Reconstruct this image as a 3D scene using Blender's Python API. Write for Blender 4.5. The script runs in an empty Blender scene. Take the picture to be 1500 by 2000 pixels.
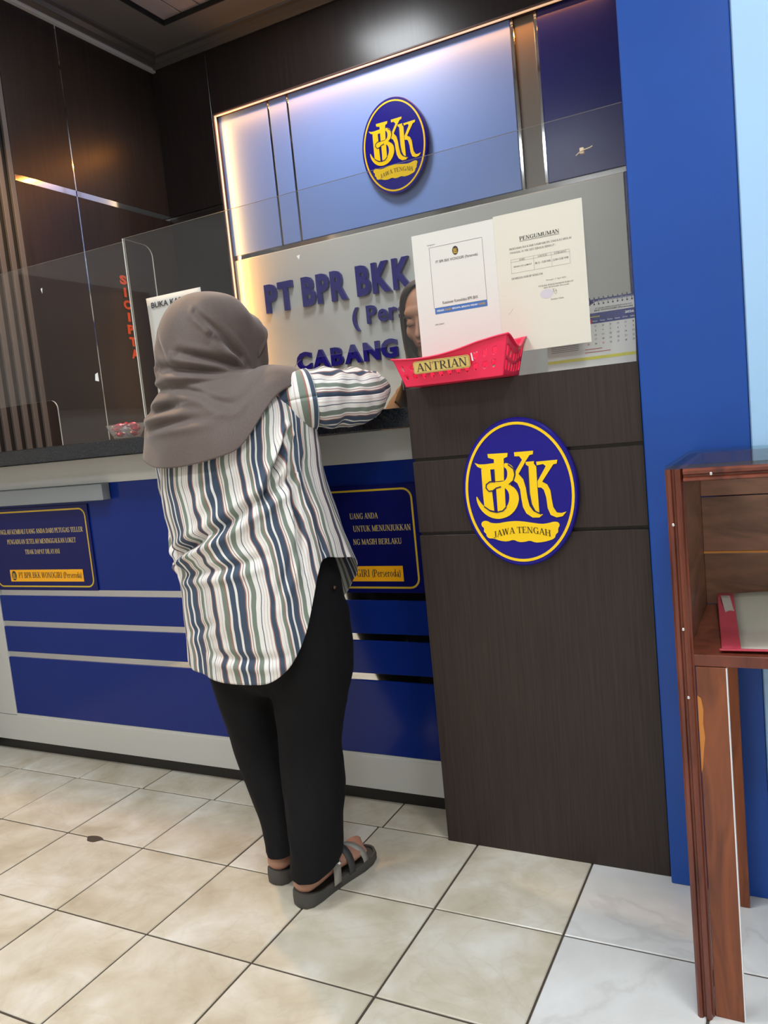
import bpy, bmesh, math, random
import numpy as np
from mathutils import Vector, Matrix
random.seed(7)
S = bpy.context.scene
COL = S.collection

# ------------------------------------------------------------------ camera
FPX = 1547.43
yaw, pitch, roll = 0.479353, -0.105006, -0.098496
CAM = Vector((2.27198, -1.84079, 1.10874))
cy_, sy_, cp_, sp_ = math.cos(yaw), math.sin(yaw), math.cos(pitch), math.sin(pitch)
fwd = Vector((-sy_*cp_, cy_*cp_, sp_)); rgt = Vector((cy_, sy_, 0)); upv = rgt.cross(fwd)
r2 = rgt*math.cos(roll)+upv*math.sin(roll); u2 = -rgt*math.sin(roll)+upv*math.cos(roll)
cam = bpy.data.cameras.new('camera'); camo = bpy.data.objects.new('camera', cam); COL.objects.link(camo)
M = Matrix((r2, u2, -fwd)).transposed().to_4x4(); M.translation = CAM
camo.matrix_world = M
cam.sensor_fit = 'VERTICAL'; cam.sensor_height = 24.0; cam.lens = FPX/2000*24.0
cam.clip_start = 0.02
S.camera = camo

# ------------------------------------------------------------------ world, exposure, lights
W = bpy.data.worlds.new('world'); S.world = W; W.use_nodes = True
W.node_tree.nodes['Background'].inputs[0].default_value = (0.8, 0.88, 1, 1)
W.node_tree.nodes['Background'].inputs[1].default_value = 0.25
S.view_settings.view_transform = 'Standard'
S.view_settings.look = 'None'
S.view_settings.gamma = 1.0
S.view_settings.use_curve_mapping = False
S.view_settings.exposure = 0.0
ZC = 3.125            # ceiling height
COOL = (0.90, 0.96, 1.0); WARM = (1.0, 0.62, 0.30); DAY = (0.80, 0.90, 1.0)
P_ROOM, P_TELLER, P_WARM, P_LED = 21.5, 12.0, 135.0, 7.0
def area(name, loc, rot, sx, sy, power, color, spread=math.pi):
    l = bpy.data.lights.new(name, 'AREA'); l.shape = 'RECTANGLE'; l.size = sx; l.size_y = sy
    l.energy = power; l.color = color; l.spread = spread
    o = bpy.data.objects.new(name, l); COL.objects.link(o); o.location = loc; o.rotation_euler = rot
    return o
def spot(name, loc, power, color, angle, blend=0.6, size=0.03, target=None):
    l = bpy.data.lights.new(name, 'SPOT'); l.energy = power; l.color = color
    l.spot_size = angle; l.spot_blend = blend; l.shadow_soft_size = size
    o = bpy.data.objects.new(name, l); COL.objects.link(o); o.location = loc
    if target: o.rotation_euler = (Vector(target)-Vector(loc)).to_track_quat('-Z', 'Y').to_euler()
    return o
ROOM_LAMPS = [(0.75, -1.15), (2.75, -1.15), (0.75, -2.9), (2.75, -2.9)]
for (x, y) in ROOM_LAMPS:
    area('room_light', (x, y, ZC-0.045), (0, 0, 0), 0.56, 0.56, P_ROOM, COOL, math.radians(150))
TELLER_LAMPS = [(0.55, 1.0)]
for (x, y) in TELLER_LAMPS:
    area('teller_light', (x, y, ZC-0.03), (0, 0, 0), 0.36, 0.36, P_TELLER, (0.93, 0.97, 1.0))
WARM_LAMPS = [(-0.15, 0.17)]
for (x, y) in WARM_LAMPS:
    spot('warm_downlight_beam', (x, y, ZC-0.03), P_WARM, WARM, math.radians(95), 0.5, 0.035)
XB0, XB1, ZB0, ZB1, YB = -0.275, 1.715, 2.06, 2.772, 1.65      # lit back panel
area('led_top_light', ((XB0+XB1)/2, YB-0.032, ZB1-0.012), (math.radians(-25), 0, 0), XB1-XB0-0.04, 0.012, P_LED, (1.0, 0.34, 0.05))
area('led_side_light', (XB0+0.012, YB-0.032, (1.25+ZB1)/2), (0, math.radians(-90), math.radians(0)), 1.45, 0.012, P_LED*0.85, (1.0, 0.42, 0.07))

# ------------------------------------------------------------------ helpers
def srgb(r, g, b):
    f = lambda c: c/12.92 if c <= 0.04045 else ((c+0.055)/1.055)**2.4
    return (f(r/255), f(g/255), f(b/255), 1)
MATS = {}
def mat(name, col, rough=0.5, metal=0.0, spec=0.5, **k):
    if name in MATS: return MATS[name]
    m = bpy.data.materials.new(name); m.use_nodes = True
    b = m.node_tree.nodes['Principled BSDF']
    b.inputs['Base Color'].default_value = col if len(col) == 4 else (*col, 1)
    b.inputs['Roughness'].default_value = rough; b.inputs['Metallic'].default_value = metal
    b.inputs['Specular IOR Level'].default_value = spec
    for kk, v in k.items(): b.inputs[kk.replace('_', ' ')].default_value = v
    MATS[name] = m
    return m
def nt(m): return m.node_tree.nodes, m.node_tree.links, m.node_tree.nodes['Principled BSDF']
def grain(m, c1, c2, scale=(40, 40, 2), detail=4, rvar=0.0, bump=0.0, coord='Object', dist=0.0, c3=None, pos=(0.3, 0.7)):
    N, L, B = nt(m)
    tc = N.new('ShaderNodeTexCoord'); mp = N.new('ShaderNodeMapping'); mp.inputs['Scale'].default_value = scale
    no = N.new('ShaderNodeTexNoise'); no.inputs['Scale'].default_value = 1.0; no.inputs['Detail'].default_value = detail
    no.inputs['Distortion'].default_value = dist
    cr = N.new('ShaderNodeValToRGB'); cr.color_ramp.elements[0].color = c1; cr.color_ramp.elements[1].color = c2
    cr.color_ramp.elements[0].position = pos[0]; cr.color_ramp.elements[1].position = pos[1]
    if c3:
        e = cr.color_ramp.elements.new((pos[0]+pos[1])/2); e.color = c3
    L.new(tc.outputs[coord], mp.inputs['Vector']); L.new(mp.outputs[0], no.inputs['Vector'])
    L.new(no.outputs['Fac'], cr.inputs[0]); L.new(cr.outputs[0], B.inputs['Base Color'])
    if bump:
        bp = N.new('ShaderNodeBump'); bp.inputs['Strength'].default_value = bump; bp.inputs['Distance'].default_value = 0.002
        L.new(no.outputs['Fac'], bp.inputs['Height']); L.new(bp.outputs[0], B.inputs['Normal'])
    return m
ORG = {}      # object -> world origin
def empty(name, loc):
    o = bpy.data.objects.new(name, None); COL.objects.link(o); o.location = loc; o.empty_display_size = 0.05
    ORG[o.name] = Vector(loc); return o
def tag(o, label=None, cat=None, group=None, kind=None):
    if label: o['label'] = label
    if cat: o['category'] = cat
    if group: o['group'] = group
    if kind: o['kind'] = kind
    return o
def thing(name, loc, label, cat, group=None): return tag(empty(name, loc), label, cat, group)
def mesh_obj(name, me, parent=None, loc=None):
    o = bpy.data.objects.new(name, me); COL.objects.link(o)
    n = len(me.vertices)
    if n and loc is None:
        a = np.empty(n*3); me.vertices.foreach_get('co', a); a = a.reshape(-1, 3)
        lo, hi = a.min(0), a.max(0); org = np.array([(lo[0]+hi[0])/2, (lo[1]+hi[1])/2, lo[2]])
        me.vertices.foreach_set('co', (a-org).ravel()); me.update()
        loc = Vector(org)
    ORG[o.name] = Vector(loc)
    if parent: o.parent = parent; o.location = Vector(loc)-ORG[parent.name]
    else: o.location = loc
    return o
def obj(name, V, F, m, parent=None, smooth=False, sub=0, uv=None, solid=0):
    me = bpy.data.meshes.new(name); me.from_pydata([tuple(v) for v in V], [], [tuple(f) for f in F]); me.update()
    if uv is not None:
        l = me.uv_layers.new(name='UVMap')
        idx = np.empty(len(me.loops), dtype=np.int32); me.loops.foreach_get('vertex_index', idx)
        l.data.foreach_set('uv', np.asarray(uv, dtype=np.float32)[idx].ravel())
    if m: me.materials.append(m)
    if smooth: me.polygons.foreach_set('use_smooth', [True]*len(me.polygons))
    o = mesh_obj(name, me, parent)
    if solid:
        s = o.modifiers.new('solid', 'SOLIDIFY'); s.thickness = solid; s.offset = 0
    if sub:
        s = o.modifiers.new('sub', 'SUBSURF'); s.levels = sub; s.render_levels = sub
    return o
def bm_obj(name, bm, m, parent=None, smooth=False):
    me = bpy.data.meshes.new(name); bm.to_mesh(me); bm.free(); me.materials.append(m)
    if smooth: me.polygons.foreach_set('use_smooth', [True]*len(me.polygons))
    return mesh_obj(name, me, parent)
def boxVF(x0, x1, y0, y1, z0, z1):
    V = [(x0,y0,z0),(x1,y0,z0),(x1,y1,z0),(x0,y1,z0),(x0,y0,z1),(x1,y0,z1),(x1,y1,z1),(x0,y1,z1)]
    F = [(3,2,1,0),(4,5,6,7),(0,1,5,4),(1,2,6,5),(2,3,7,6),(3,0,4,7)]
    return V, F
def box(name, x0, x1, y0, y1, z0, z1, m, parent=None, bev=0.0, seg=1):
    V, F = boxVF(x0, x1, y0, y1, z0, z1)
    if not bev: return obj(name, V, F, m, parent)
    bm = bmesh.new(); vs = [bm.verts.new(v) for v in V]
    for f in F: bm.faces.new([vs[i] for i in f])
    bmesh.ops.bevel(bm, geom=bm.edges[:]+bm.verts[:], offset=bev, segments=seg, affect='EDGES', profile=0.5)
    return bm_obj(name, bm, m, parent)
def join(parts):
    V, F = [], []
    for v, f in parts:
        b = len(V); V += [tuple(x) for x in v]; F += [tuple(i+b for i in q) for q in f]
    return V, F
def catmull(K, t):
    """K: array (n,d) keys, t in [0,n-1]"""
    K = np.asarray(K, float); n = len(K); i = min(max(int(t), 0), n-2); f = t-i
    p0 = K[max(i-1, 0)]; p1 = K[i]; p2 = K[i+1]; p3 = K[min(i+2, n-1)]
    return 0.5*((2*p1)+(-p0+p2)*f+(2*p0-5*p1+4*p2-p3)*f*f+(-p0+3*p1-3*p2+p3)*f**3)
def tube(path, radii, n=16, cap=True, res=4, flat=None, upref=(0, 0, 1)):
    """closed tapered tube along smooth path; radii scalar or (a,b)"""
    P = np.asarray(path, float); R = np.array([(r, r) if np.isscalar(r) else r for r in radii], float)
    m = (len(P)-1)*res+1
    pts = np.array([catmull(P, i/res) for i in range(m)]); rs = np.array([catmull(R, i/res) for i in range(m)])
    V, F = [], []
    up = np.array(upref, float); prev = None
    rings = []
    for i in range(m):
        d = pts[min(i+1, m-1)]-pts[max(i-1, 0)]; d /= np.linalg.norm(d)+1e-9
        if prev is None:
            a = np.cross(d, up)
            if np.linalg.norm(a) < 1e-3: a = np.cross(d, (0, 1, 0))
        else: a = prev-d*np.dot(prev, d)
        a /= np.linalg.norm(a); b = np.cross(d, a)*-1; prev = a
        rings.append((pts[i], a, b, rs[i], d))
    full = []
    if cap:
        p, a, b, r, d = rings[0]
        for k in (0.2, 0.55, 0.85): full.append((p-d*min(r)*math.sqrt(1-k*k), a, b, r*k))
    for p, a, b, r, d in rings: full.append((p, a, b, r))
    if cap:
        p, a, b, r, d = rings[-1]
        for k in (0.85, 0.55, 0.2): full.append((p+d*min(r)*math.sqrt(1-k*k), a, b, r*k))
    for p, a, b, r in full:
        for j in range(n):
            t = 2*math.pi*j/n; V.append(p+a*r[0]*math.cos(t)+b*r[1]*math.sin(t))
    for i in range(len(full)-1):
        for j in range(n):
            F.append((i*n+j, i*n+(j+1) % n, (i+1)*n+(j+1) % n, (i+1)*n+j))
    if cap:
        F.append(tuple(range(n))[::-1]); F.append(tuple((len(full)-1)*n+j for j in range(n)))
    return V, F
def ell(c, r, nu=20, nv=12, rot=None):
    V, F = [], []
    R = rot if rot is not None else Matrix.Identity(3)
    for i in range(nv+1):
        ph = math.pi*i/nv
        for j in range(nu):
            th = 2*math.pi*j/nu
            V.append(tuple(Vector(c)+R @ Vector((r[0]*math.sin(ph)*math.cos(th), r[1]*math.sin(ph)*math.sin(th), r[2]*math.cos(ph)))))
    for i in range(nv):
        for j in range(nu): F.append((i*nu+j, (i+1)*nu+j, (i+1)*nu+(j+1) % nu, i*nu+(j+1) % nu))
    return V, F
def fuse(name, parts, m, parent, voxel=0.006, smooth=4, factor=0.6):
    """union of closed pieces, voxel-remeshed into one continuous surface"""
    V, F = join(parts)
    me = bpy.data.meshes.new('tmp'); me.from_pydata(V, [], F); me.update()
    bm = bmesh.new(); bm.from_mesh(me); bmesh.ops.remove_doubles(bm, verts=bm.verts, dist=1e-6)
    bmesh.ops.recalc_face_normals(bm, faces=bm.faces); bm.to_mesh(me); bm.free()
    t = bpy.data.objects.new('tmp', me); COL.objects.link(t)
    r = t.modifiers.new('r', 'REMESH'); r.mode = 'VOXEL'; r.voxel_size = voxel
    if smooth:
        s = t.modifiers.new('s', 'SMOOTH'); s.factor = factor; s.iterations = smooth
    dg = bpy.context.evaluated_depsgraph_get(); dg.update()
    new = bpy.data.meshes.new_from_object(t.evaluated_get(dg)); bpy.data.objects.remove(t)
    new.name = name; new.materials.clear(); new.materials.append(m)
    new.polygons.foreach_set('use_smooth', [True]*len(new.polygons))
    return mesh_obj(name, new, parent)

# ---- flat shapes on a plane: 2D polygon lists (V2,F)
class Fr:
    def __init__(s, o, r, u): s.o = Vector(o); s.r = Vector(r).normalized(); s.u = Vector(u).normalized(); s.n = s.r.cross(s.u)
    def p(s, x, y, d=0.0): return s.o+s.r*x+s.u*y+s.n*d
def XZ(y): return Fr((0, y, 0), (1, 0, 0), (0, 0, 1))          # faces -Y, 2D = world X,Z
def flat(name, P2, fr, off, m, parent=None, depth=0.0):
    V2, F = P2
    if depth <= 0: return obj(name, [fr.p(x, y, off) for x, y in V2], F, m, parent)
    n = len(V2)
    V = [fr.p(x, y, off+depth) for x, y in V2]+[fr.p(x, y, off) for x, y in V2]
    from collections import Counter
    ed = Counter(); 
    for f in F:
        for a, b in zip(f, f[1:]+f[:1]): ed[(a, b)] += 1
    FF = list(F)+[tuple(i+n for i in f[::-1]) for f in F]
    for (a, b) in ed:
        if (b, a) not in ed: FF.append((b, a, a+n, b+n))
    return obj(name, V, FF, m, parent)
def poly(*pts): return [tuple(p) for p in pts], [tuple(range(len(pts)))]
def rect(x0, x1, y0, y1): return poly((x0, y0), (x1, y0), (x1, y1), (x0, y1))
def merge2(L): return join(L)
def rrect_pts(x0, x1, y0, y1, r, n=6):
    out = []
    for cx, cy, a in ((x1-r, y0+r, -90), (x1-r, y1-r, 0), (x0+r, y1-r, 90), (x0+r, y0+r, 180)):
        for i in range(n+1):
            t = math.radians(a+90*i/n); out.append((cx+r*math.cos(t), cy+r*math.sin(t)))
    return out
def rrect(x0, x1, y0, y1, r, n=6): return poly(*rrect_pts(x0, x1, y0, y1, r, n))
def frame_band(x0, x1, y0, y1, r, w):
    a = rrect_pts(x0, x1, y0, y1, r); b = rrect_pts(x0+w, x1-w, y0+w, y1-w, max(r-w, 0.0005)); n = len(a)
    return a+b, [(i, (i+1) % n, n+(i+1) % n, n+i) for i in range(n)]
def ellipse_pts(cx, cy, rx, ry, n=72): return [(cx+rx*math.cos(2*math.pi*i/n), cy+ry*math.sin(2*math.pi*i/n)) for i in range(n)]
def ell_band(cx, cy, rx, ry, k, n=72):
    a = ellipse_pts(cx, cy, rx, ry, n); b = ellipse_pts(cx, cy, rx-k, ry-k, n)
    return a+b, [(i, (i+1) % n, n+(i+1) % n, n+i) for i in range(n)]
def fit(P2, x0, x1, y0, y1, keep=False):
    V, F = P2; xs = [v[0] for v in V]; ys = [v[1] for v in V]
    a, b, c, d = min(xs), max(xs), min(ys), max(ys)
    sx = (x1-x0)/max(b-a, 1e-9); sy = (y1-y0)/max(d-c, 1e-9)
    return [((v[0]-a)*sx+x0, (v[1]-c)*sy+y0) for v in V], F
_tc = {}
def text2(s, bold=0.0, spacing=1.0, line=1.0, align='LEFT'):
    key = (s, bold, spacing, line, align)
    if key not in _tc:
        cu = bpy.data.curves.new('t', 'FONT'); cu.body = s; cu.size = 1; cu.offset = bold; cu.space_character = spacing
        cu.space_line = line; cu.align_x = align; cu.resolution_u = 3; cu.fill_mode = 'FRONT'
        o = bpy.data.objects.new('t', cu); COL.objects.link(o)
        dg = bpy.context.evaluated_depsgraph_get(); dg.update()
        me = bpy.data.meshes.new_from_object(o.evaluated_get(dg))
        V = [(v.co.x, v.co.y) for v in me.vertices]; F = [tuple(p.vertices) for p in me.polygons]
        bpy.data.objects.remove(o); bpy.data.curves.remove(cu); bpy.data.meshes.remove(me)
        _tc[key] = (V, F)
    return _tc[key]
# ---- a drawn serif alphabet (thick/thin strokes with bracket bars)
TK, TN = 0.17, 0.065
def _v(x, y0=0, y1=1, w=TK): return rect(x-w/2, x+w/2, y0, y1)
def _h(x0, x1, y, w=TN): return rect(x0, x1, y-w/2, y+w/2)
def _d(x0, y0, x1, y1, w): return poly((x0-w/2, y0), (x0+w/2, y0), (x1+w/2, y1), (x1-w/2, y1))
def _s(x, y, w=0.17): return rect(x-w, x+w, y if y < 0.5 else y-0.05, y+0.05 if y < 0.5 else y)
def _a(cx, cy, rx, ry, a0, a1, wx=TK, wy=TN, n=14):
    V = []; 
    for i in range(n+1):
        t = math.radians(a0+(a1-a0)*i/n); V.append((cx+rx*math.cos(t), cy+ry*math.sin(t)))
    for i in range(n+1):
        t = math.radians(a0+(a1-a0)*i/n); V.append((cx+(rx-wx)*math.cos(t), cy+(ry-wy)*math.sin(t)))
    return V, [(i, i+1, n+2+i, n+1+i) for i in range(n)]
G = {
 'A': (0.78, [_d(.08,0,.39,1,.07), _d(.68,0,.4,1,TK), _h(.17,.6,.34), _s(.08,0,.12), _s(.67,0)]),
 'B': (0.74, [_v(.17), _s(.17,0), _s(.17,1), _h(.1,.4,.97), _h(.1,.42,.53), _h(.1,.42,.03), _a(.38,.75,.27,.25,-90,90), _a(.4,.27,.3,.28,-90,90)]),
 'C': (0.76, [_a(.42,.5,.4,.52,48,312), rect(.66,.71,.66,.99), rect(.66,.7,.03,.22)]),
 'D': (0.84, [_v(.17), _s(.17,0), _s(.17,1), _h(.1,.4,.97), _h(.1,.4,.03), _a(.38,.5,.42,.5,-90,90)]),
 'E': (0.7, [_v(.17), _h(.02,.6,.97), _h(.1,.46,.52), _h(.02,.64,.03), rect(.56,.61,.76,1), rect(.6,.65,0,.25), rect(.42,.46,.42,.62)]),
 'G': (0.84, [_a(.42,.5,.4,.52,48,315), rect(.66,.71,.66,.99), _v(.66,.02,.42), _s(.66,.42,.14)]),
 'H': (0.86, [_v(.17), _v(.69), _h(.17,.69,.52), _s(.17,0), _s(.17,1), _s(.69,0), _s(.69,1)]),
 'I': (0.38, [_v(.19), _s(.19,0), _s(.19,1)]),
 'J': (0.5, [_v(.3,.12,1), _s(.3,1), _a(.18,.14,.205,.2,180,360,.1,.06)]),
 'K': (0.82, [_v(.17), _s(.17,0), _s(.17,1), _d(.24,.42,.66,1,.07), _d(.7,0,.36,.58,TK), _s(.68,1,.13), _s(.7,0,.15)]),
 'L': (0.68, [_v(.17), _h(.02,.62,.03), _s(.17,1), rect(.58,.63,0,.27)]),
 'M': (1.0, [_v(.13,0,1,.07), _d(.5,0.02,.16,1,TK), _d(.5,.02,.82,1,.07), _v(.84), _s(.12,0,.12), _s(.84,0), _s(.1,1,.1), _s(.88,1,.12)]),
 'N': (0.86, [_v(.14,0,1,.07), _d(.68,0,.16,1,TK), _v(.7,0,1,.07), _s(.14,0,.13), _s(.7,1,.13), _s(.1,1,.1)]),
 'O': (0.84, [_a(.42,.5,.4,.52,0,360,n=28)]),
 'P': (0.68, [_v(.17), _s(.17,0), _s(.17,1), _h(.1,.4,.97), _h(.1,.4,.46), _a(.36,.72,.3,.28,-90,90)]),
 'R': (0.8, [_v(.17), _s(.17,0), _s(.17,1), _h(.1,.4,.97), _h(.1,.4,.48), _a(.36,.73,.3,.27,-90,90), _d(.7,0,.36,.48,TK), _s(.72,0,.1)]),
 'S': (0.62, [_a(.31,.74,.26,.28,40,270,.15,.07), _a(.31,.26,.28,.28,-140,90,.16,.07), rect(.5,.55,.7,.98), rect(.04,.09,.02,.3)]),
 'T': (0.74, [_v(.37), _h(.02,.72,.97), _s(.37,0), rect(.02,.07,.72,1), rect(.67,.72,.72,1)]),
 'U': (0.84, [_v(.17,.25,1), _v(.69,.25,1,.07), _s(.17,1), _s(.69,1,.13), _a(.405,.28,.32,.29,180,360,.15,.07)]),
 'W': (1.08, [_d(.3,0,.12,1,TK), _d(.3,0,.5,.9,.07), _d(.74,0,.54,1,TK), _d(.74,0,.94,1,.07), _s(.1,1,.12), _s(.52,1,.1), _s(.95,1,.1)]),
 'Y': (0.78, [_v(.38,0,.45), _d(.38,.4,.12,1,TK), _d(.4,.4,.66,1,.07), _s(.38,0), _s(.12,1,.12), _s(.66,1,.11)]),
 '(': (0.34, [_a(.5,.4,.4,.68,125,235,.12,.1)]), ')': (0.34, [_a(-.16,.4,.4,.68,-55,55,.12,.1)]),
 'e': (0.5, [_a(.25,.33,.23,.35,15,330,.13,.06), _h(.06,.46,.38)]),
 'r': (0.42, [_v(.15,0,.66,.14), _s(.15,0,.13), _a(.28,.46,.14,.2,20,150,.09,.09), _s(.1,.66,.08)]),
 's': (0.42, [_a(.21,.5,.18,.18,40,270,.11,.06), _a(.21,.18,.19,.19,-140,90,.11,.06)]),
 'o': (0.54, [_a(.26,.33,.24,.35,0,360,.13,.06,20)]),
 'd': (0.58, [_a(.24,.33,.22,.35,0,360,.13,.06,20), _v(.44,0,1,.13), _s(.4,1,.09), _s(.48,0,.08)]),
 'a': (0.5, [_a(.2,.2,.19,.21,0,360,.12,.06,18), _v(.37,0,.5,.13), _a(.25,.48,.185,.2,0,160,.12,.07), _s(.42,0,.08)]),
}
def serif(s, sp=0.02):
    L = []; x = 0
    for ch in s:
        if ch == ' ': x += 0.32; continue
        adv, ps = G[ch]
        for V, F in ps: L.append(([(a+x, b) for a, b in V], F))
        x += adv+sp
    return join(L)

# ------------------------------------------------------------------ materials
def tile_mat(name, c1, c2, c3, rough, vein=0.6, sc=7.0):
    m = mat(name, c1, rough, spec=0.5); N, L, B = nt(m)
    tc = N.new('ShaderNodeTexCoord'); oi = N.new('ShaderNodeObjectInfo'); mul = N.new('ShaderNodeMath'); mul.operation = 'MULTIPLY'; mul.inputs[1].default_value = 57.0
    L.new(oi.outputs['Random'], mul.inputs[0])
    n1 = N.new('ShaderNodeTexNoise'); n1.noise_dimensions = '4D'; n1.inputs['Scale'].default_value = sc; n1.inputs['Detail'].default_value = 7; n1.inputs['Distortion'].default_value = 0.5; n1.inputs['Roughness'].default_value = 0.58
    n2 = N.new('ShaderNodeTexNoise'); n2.noise_dimensions = '4D'; n2.inputs['Scale'].default_value = 0.5*sc; n2.inputs['Detail'].default_value = 10; n2.inputs['Distortion'].default_value = 2.2
    for n in (n1, n2): L.new(tc.outputs['Object'], n.inputs['Vector']); L.new(mul.outputs[0], n.inputs['W'])
    cr = N.new('ShaderNodeValToRGB'); e = cr.color_ramp.elements; e[0].position = 0.34; e[0].color = c1; e[1].position = 0.68; e[1].color = c3
    x = e.new(0.5); x.color = c2
    L.new(n1.outputs['Fac'], cr.inputs[0])
    vr = N.new('ShaderNodeValToRGB'); e = vr.color_ramp.elements; e[0].position = 0.475; e[0].color = (1, 1, 1, 1); e[1].position = 0.525; e[1].color = (1, 1, 1, 1)
    x = e.new(0.5); x.color = (0.78, 0.77, 0.75, 1)
    L.new(n2.outputs['Fac'], vr.inputs[0])
    mx = N.new('ShaderNodeMix'); mx.data_type = 'RGBA'; mx.blend_type = 'MULTIPLY'; mx.inputs[0].default_value = vein
    L.new(cr.outputs[0], mx.inputs[6]); L.new(vr.outputs[0], mx.inputs[7]); L.new(mx.outputs[2], B.inputs['Base Color'])
    return m
M_tile_b = tile_mat('beige_marble_tile', srgb(186, 174, 152), srgb(203, 194, 176), srgb(219, 214, 204), 0.22, 0.25, 6.0)
M_tile_w = tile_mat('white_marble_tile', srgb(205, 203, 200), srgb(216, 214, 211), srgb(228, 227, 225), 0.2, 0.45, 3.4)
M_grout = mat('dark_grout', srgb(70, 60, 50), 0.9)
M_hpl = grain(mat('dark_glossy_laminate', (0.02, 0.015, 0.013), 0.3, spec=0.3), srgb(38, 31, 28), srgb(48, 39, 35), (60, 60, 3))
M_hplb = grain(mat('black_glossy_laminate', (0.015, 0.012, 0.012), 0.3, spec=0.4), srgb(33, 27, 26), srgb(42, 34, 32), (60, 60, 3))
M_slat = mat('grey_brown_slat', srgb(92, 86, 84), 0.45)
M_chrome = mat('chrome_strip', (0.75, 0.75, 0.76), 0.08, 1.0)
M_mirror = mat('mirror_strip', (0.72, 0.72, 0.72), 0.06, 1.0)
M_lightpanel = mat('pale_blue_panel', srgb(132, 162, 228), 0.4)
M_taupe = mat('taupe_panel', srgb(120, 112, 102), 0.3)
M_navypanel = mat('navy_panel', srgb(32, 38, 120), 0.25)
M_board = mat('grey_white_sign_board', srgb(214, 216, 210), 0.22)
M_letter = mat('navy_acrylic', srgb(30, 22, 130), 0.3, spec=0.25)
M_letterside = mat('pale_letter_side', srgb(190, 188, 185), 0.4)
M_yellow = mat('yellow_vinyl', srgb(255, 208, 2), 0.35)
M_gold = mat('gold_vinyl', srgb(205, 170, 40), 0.35)
M_amber = mat('amber_vinyl', srgb(250, 175, 15), 0.35)
M_ink = mat('dark_ink', srgb(45, 38, 40), 0.6)
M_inkbrown = mat('brown_ink', srgb(85, 65, 20), 0.6)
M_blue = mat('royal_blue_gloss_panel', srgb(14, 40, 120), 0.18, spec=0.28)
M_plaque = mat('navy_gloss_plaque', srgb(16, 20, 86), 0.12, spec=0.3)
M_greypl = mat('light_grey_laminate', srgb(196, 195, 190), 0.4)
M_kick = mat('black_kick', srgb(28, 24, 24), 0.4)
M_granite = mat('black_granite', srgb(34, 38, 44), 0.16, spec=0.55)
grain(M_granite, srgb(18, 21, 26), srgb(46, 52, 60), (420, 420, 420), 2, pos=(0.45, 0.72))
M_wood = grain(mat('dark_wenge_wood', (0.03, 0.02, 0.018), 0.42, spec=0.4), srgb(37, 27, 24), srgb(54, 41, 36), (180, 180, 5), 5, bump=0.1)
M_col = mat('blue_painted_column', srgb(12, 78, 172), 0.38)
grain(M_col, srgb(2, 64, 148), srgb(5, 71, 160), (3, 3, 3), 4)
M_pale = mat('light_blue_wall', srgb(168, 205, 240), 0.5)
M_cream = mat('cream_wall', srgb(222, 218, 208), 0.8)
M_ceil = mat('grey_pvc_ceiling', srgb(118, 114, 111), 0.3)
M_plank = mat('pinkish_pvc_plank', srgb(178, 166, 164), 0.35)
M_gap = mat('dark_gap', srgb(20, 18, 18), 0.8)
M_paper = mat('white_paper', srgb(225, 221, 214), 0.75)
M_paper2 = mat('cream_paper', srgb(224, 217, 202), 0.75)
M_red = mat('pink_red_plastic', srgb(244, 40, 84), 0.35, spec=0.5)
M_pbar = mat('print_blue', srgb(66, 112, 180), 0.6)
M_calnavy = mat('print_navy', srgb(38, 48, 120), 0.6)
M_calyellow = mat('print_yellow', srgb(215, 205, 60), 0.6)
M_redink = mat('red_ink', srgb(190, 50, 40), 0.6)
M_stamp = mat('violet_stamp', srgb(208, 201, 208), 0.7)
M_orange = mat('orange_vinyl', srgb(226, 84, 30), 0.5)
M_white = mat('white_enamel', srgb(235, 235, 235), 0.4)
M_shirtbtn = mat('brass_rivet', srgb(95, 75, 60), 0.35, 0.8)
def glass_mat(name, tint, refl=1.0, haze=0.0):
    m = bpy.data.materials.new(name); m.use_nodes = True; N = m.node_tree.nodes; L = m.node_tree.links; N.clear()
    out = N.new('ShaderNodeOutputMaterial'); tr = N.new('ShaderNodeBsdfTransparent'); tr.inputs[0].default_value = tint
    gl = N.new('ShaderNodeBsdfGlossy'); gl.inputs['Roughness'].default_value = 0.02
    ge = N.new('ShaderNodeNewGeometry'); dt = N.new('ShaderNodeVectorMath'); dt.operation = 'DOT_PRODUCT'
    L.new(ge.outputs['Incoming'], dt.inputs[0]); L.new(ge.outputs['Normal'], dt.inputs[1])
    def mth(op, a, b=None):
        q = N.new('ShaderNodeMath'); q.operation = op
        for k, v in enumerate((a, b)):
            if v is None: continue
            if isinstance(v, (int, float)): q.inputs[k].default_value = v
            else: L.new(v, q.inputs[k])
        return q.outputs[0]
    c_ = mth('ABSOLUTE', dt.outputs['Value']); p5 = mth('POWER', mth('SUBTRACT', 1.0, c_), 5.0)
    fac = mth('ADD', mth('MULTIPLY', p5, 0.5*refl), 0.032*refl)      # Schlick reflectance of one face
    df = N.new('ShaderNodeBsdfDiffuse'); df.inputs[0].default_value = (0.8, 0.8, 0.8, 1)
    m1 = N.new('ShaderNodeMixShader'); m1.inputs[0].default_value = haze
    L.new(tr.outputs[0], m1.inputs[1]); L.new(df.outputs[0], m1.inputs[2])
    mx = N.new('ShaderNodeMixShader'); L.new(fac, mx.inputs[0]); L.new(m1.outputs[0], mx.inputs[1]); L.new(gl.outputs[0], mx.inputs[2])
    L.new(mx.outputs[0], out.inputs[0]); MATS[name] = m
    return m
M_glass = glass_mat('clear_acrylic', (0.95, 0.955, 0.955, 1), haze=0.008)
M_glassedge = mat('acrylic_edge', srgb(205, 205, 196), 0.25)
M_plastic = glass_mat('clear_plastic', (0.93, 0.93, 0.93, 1), haze=0.12)
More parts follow.
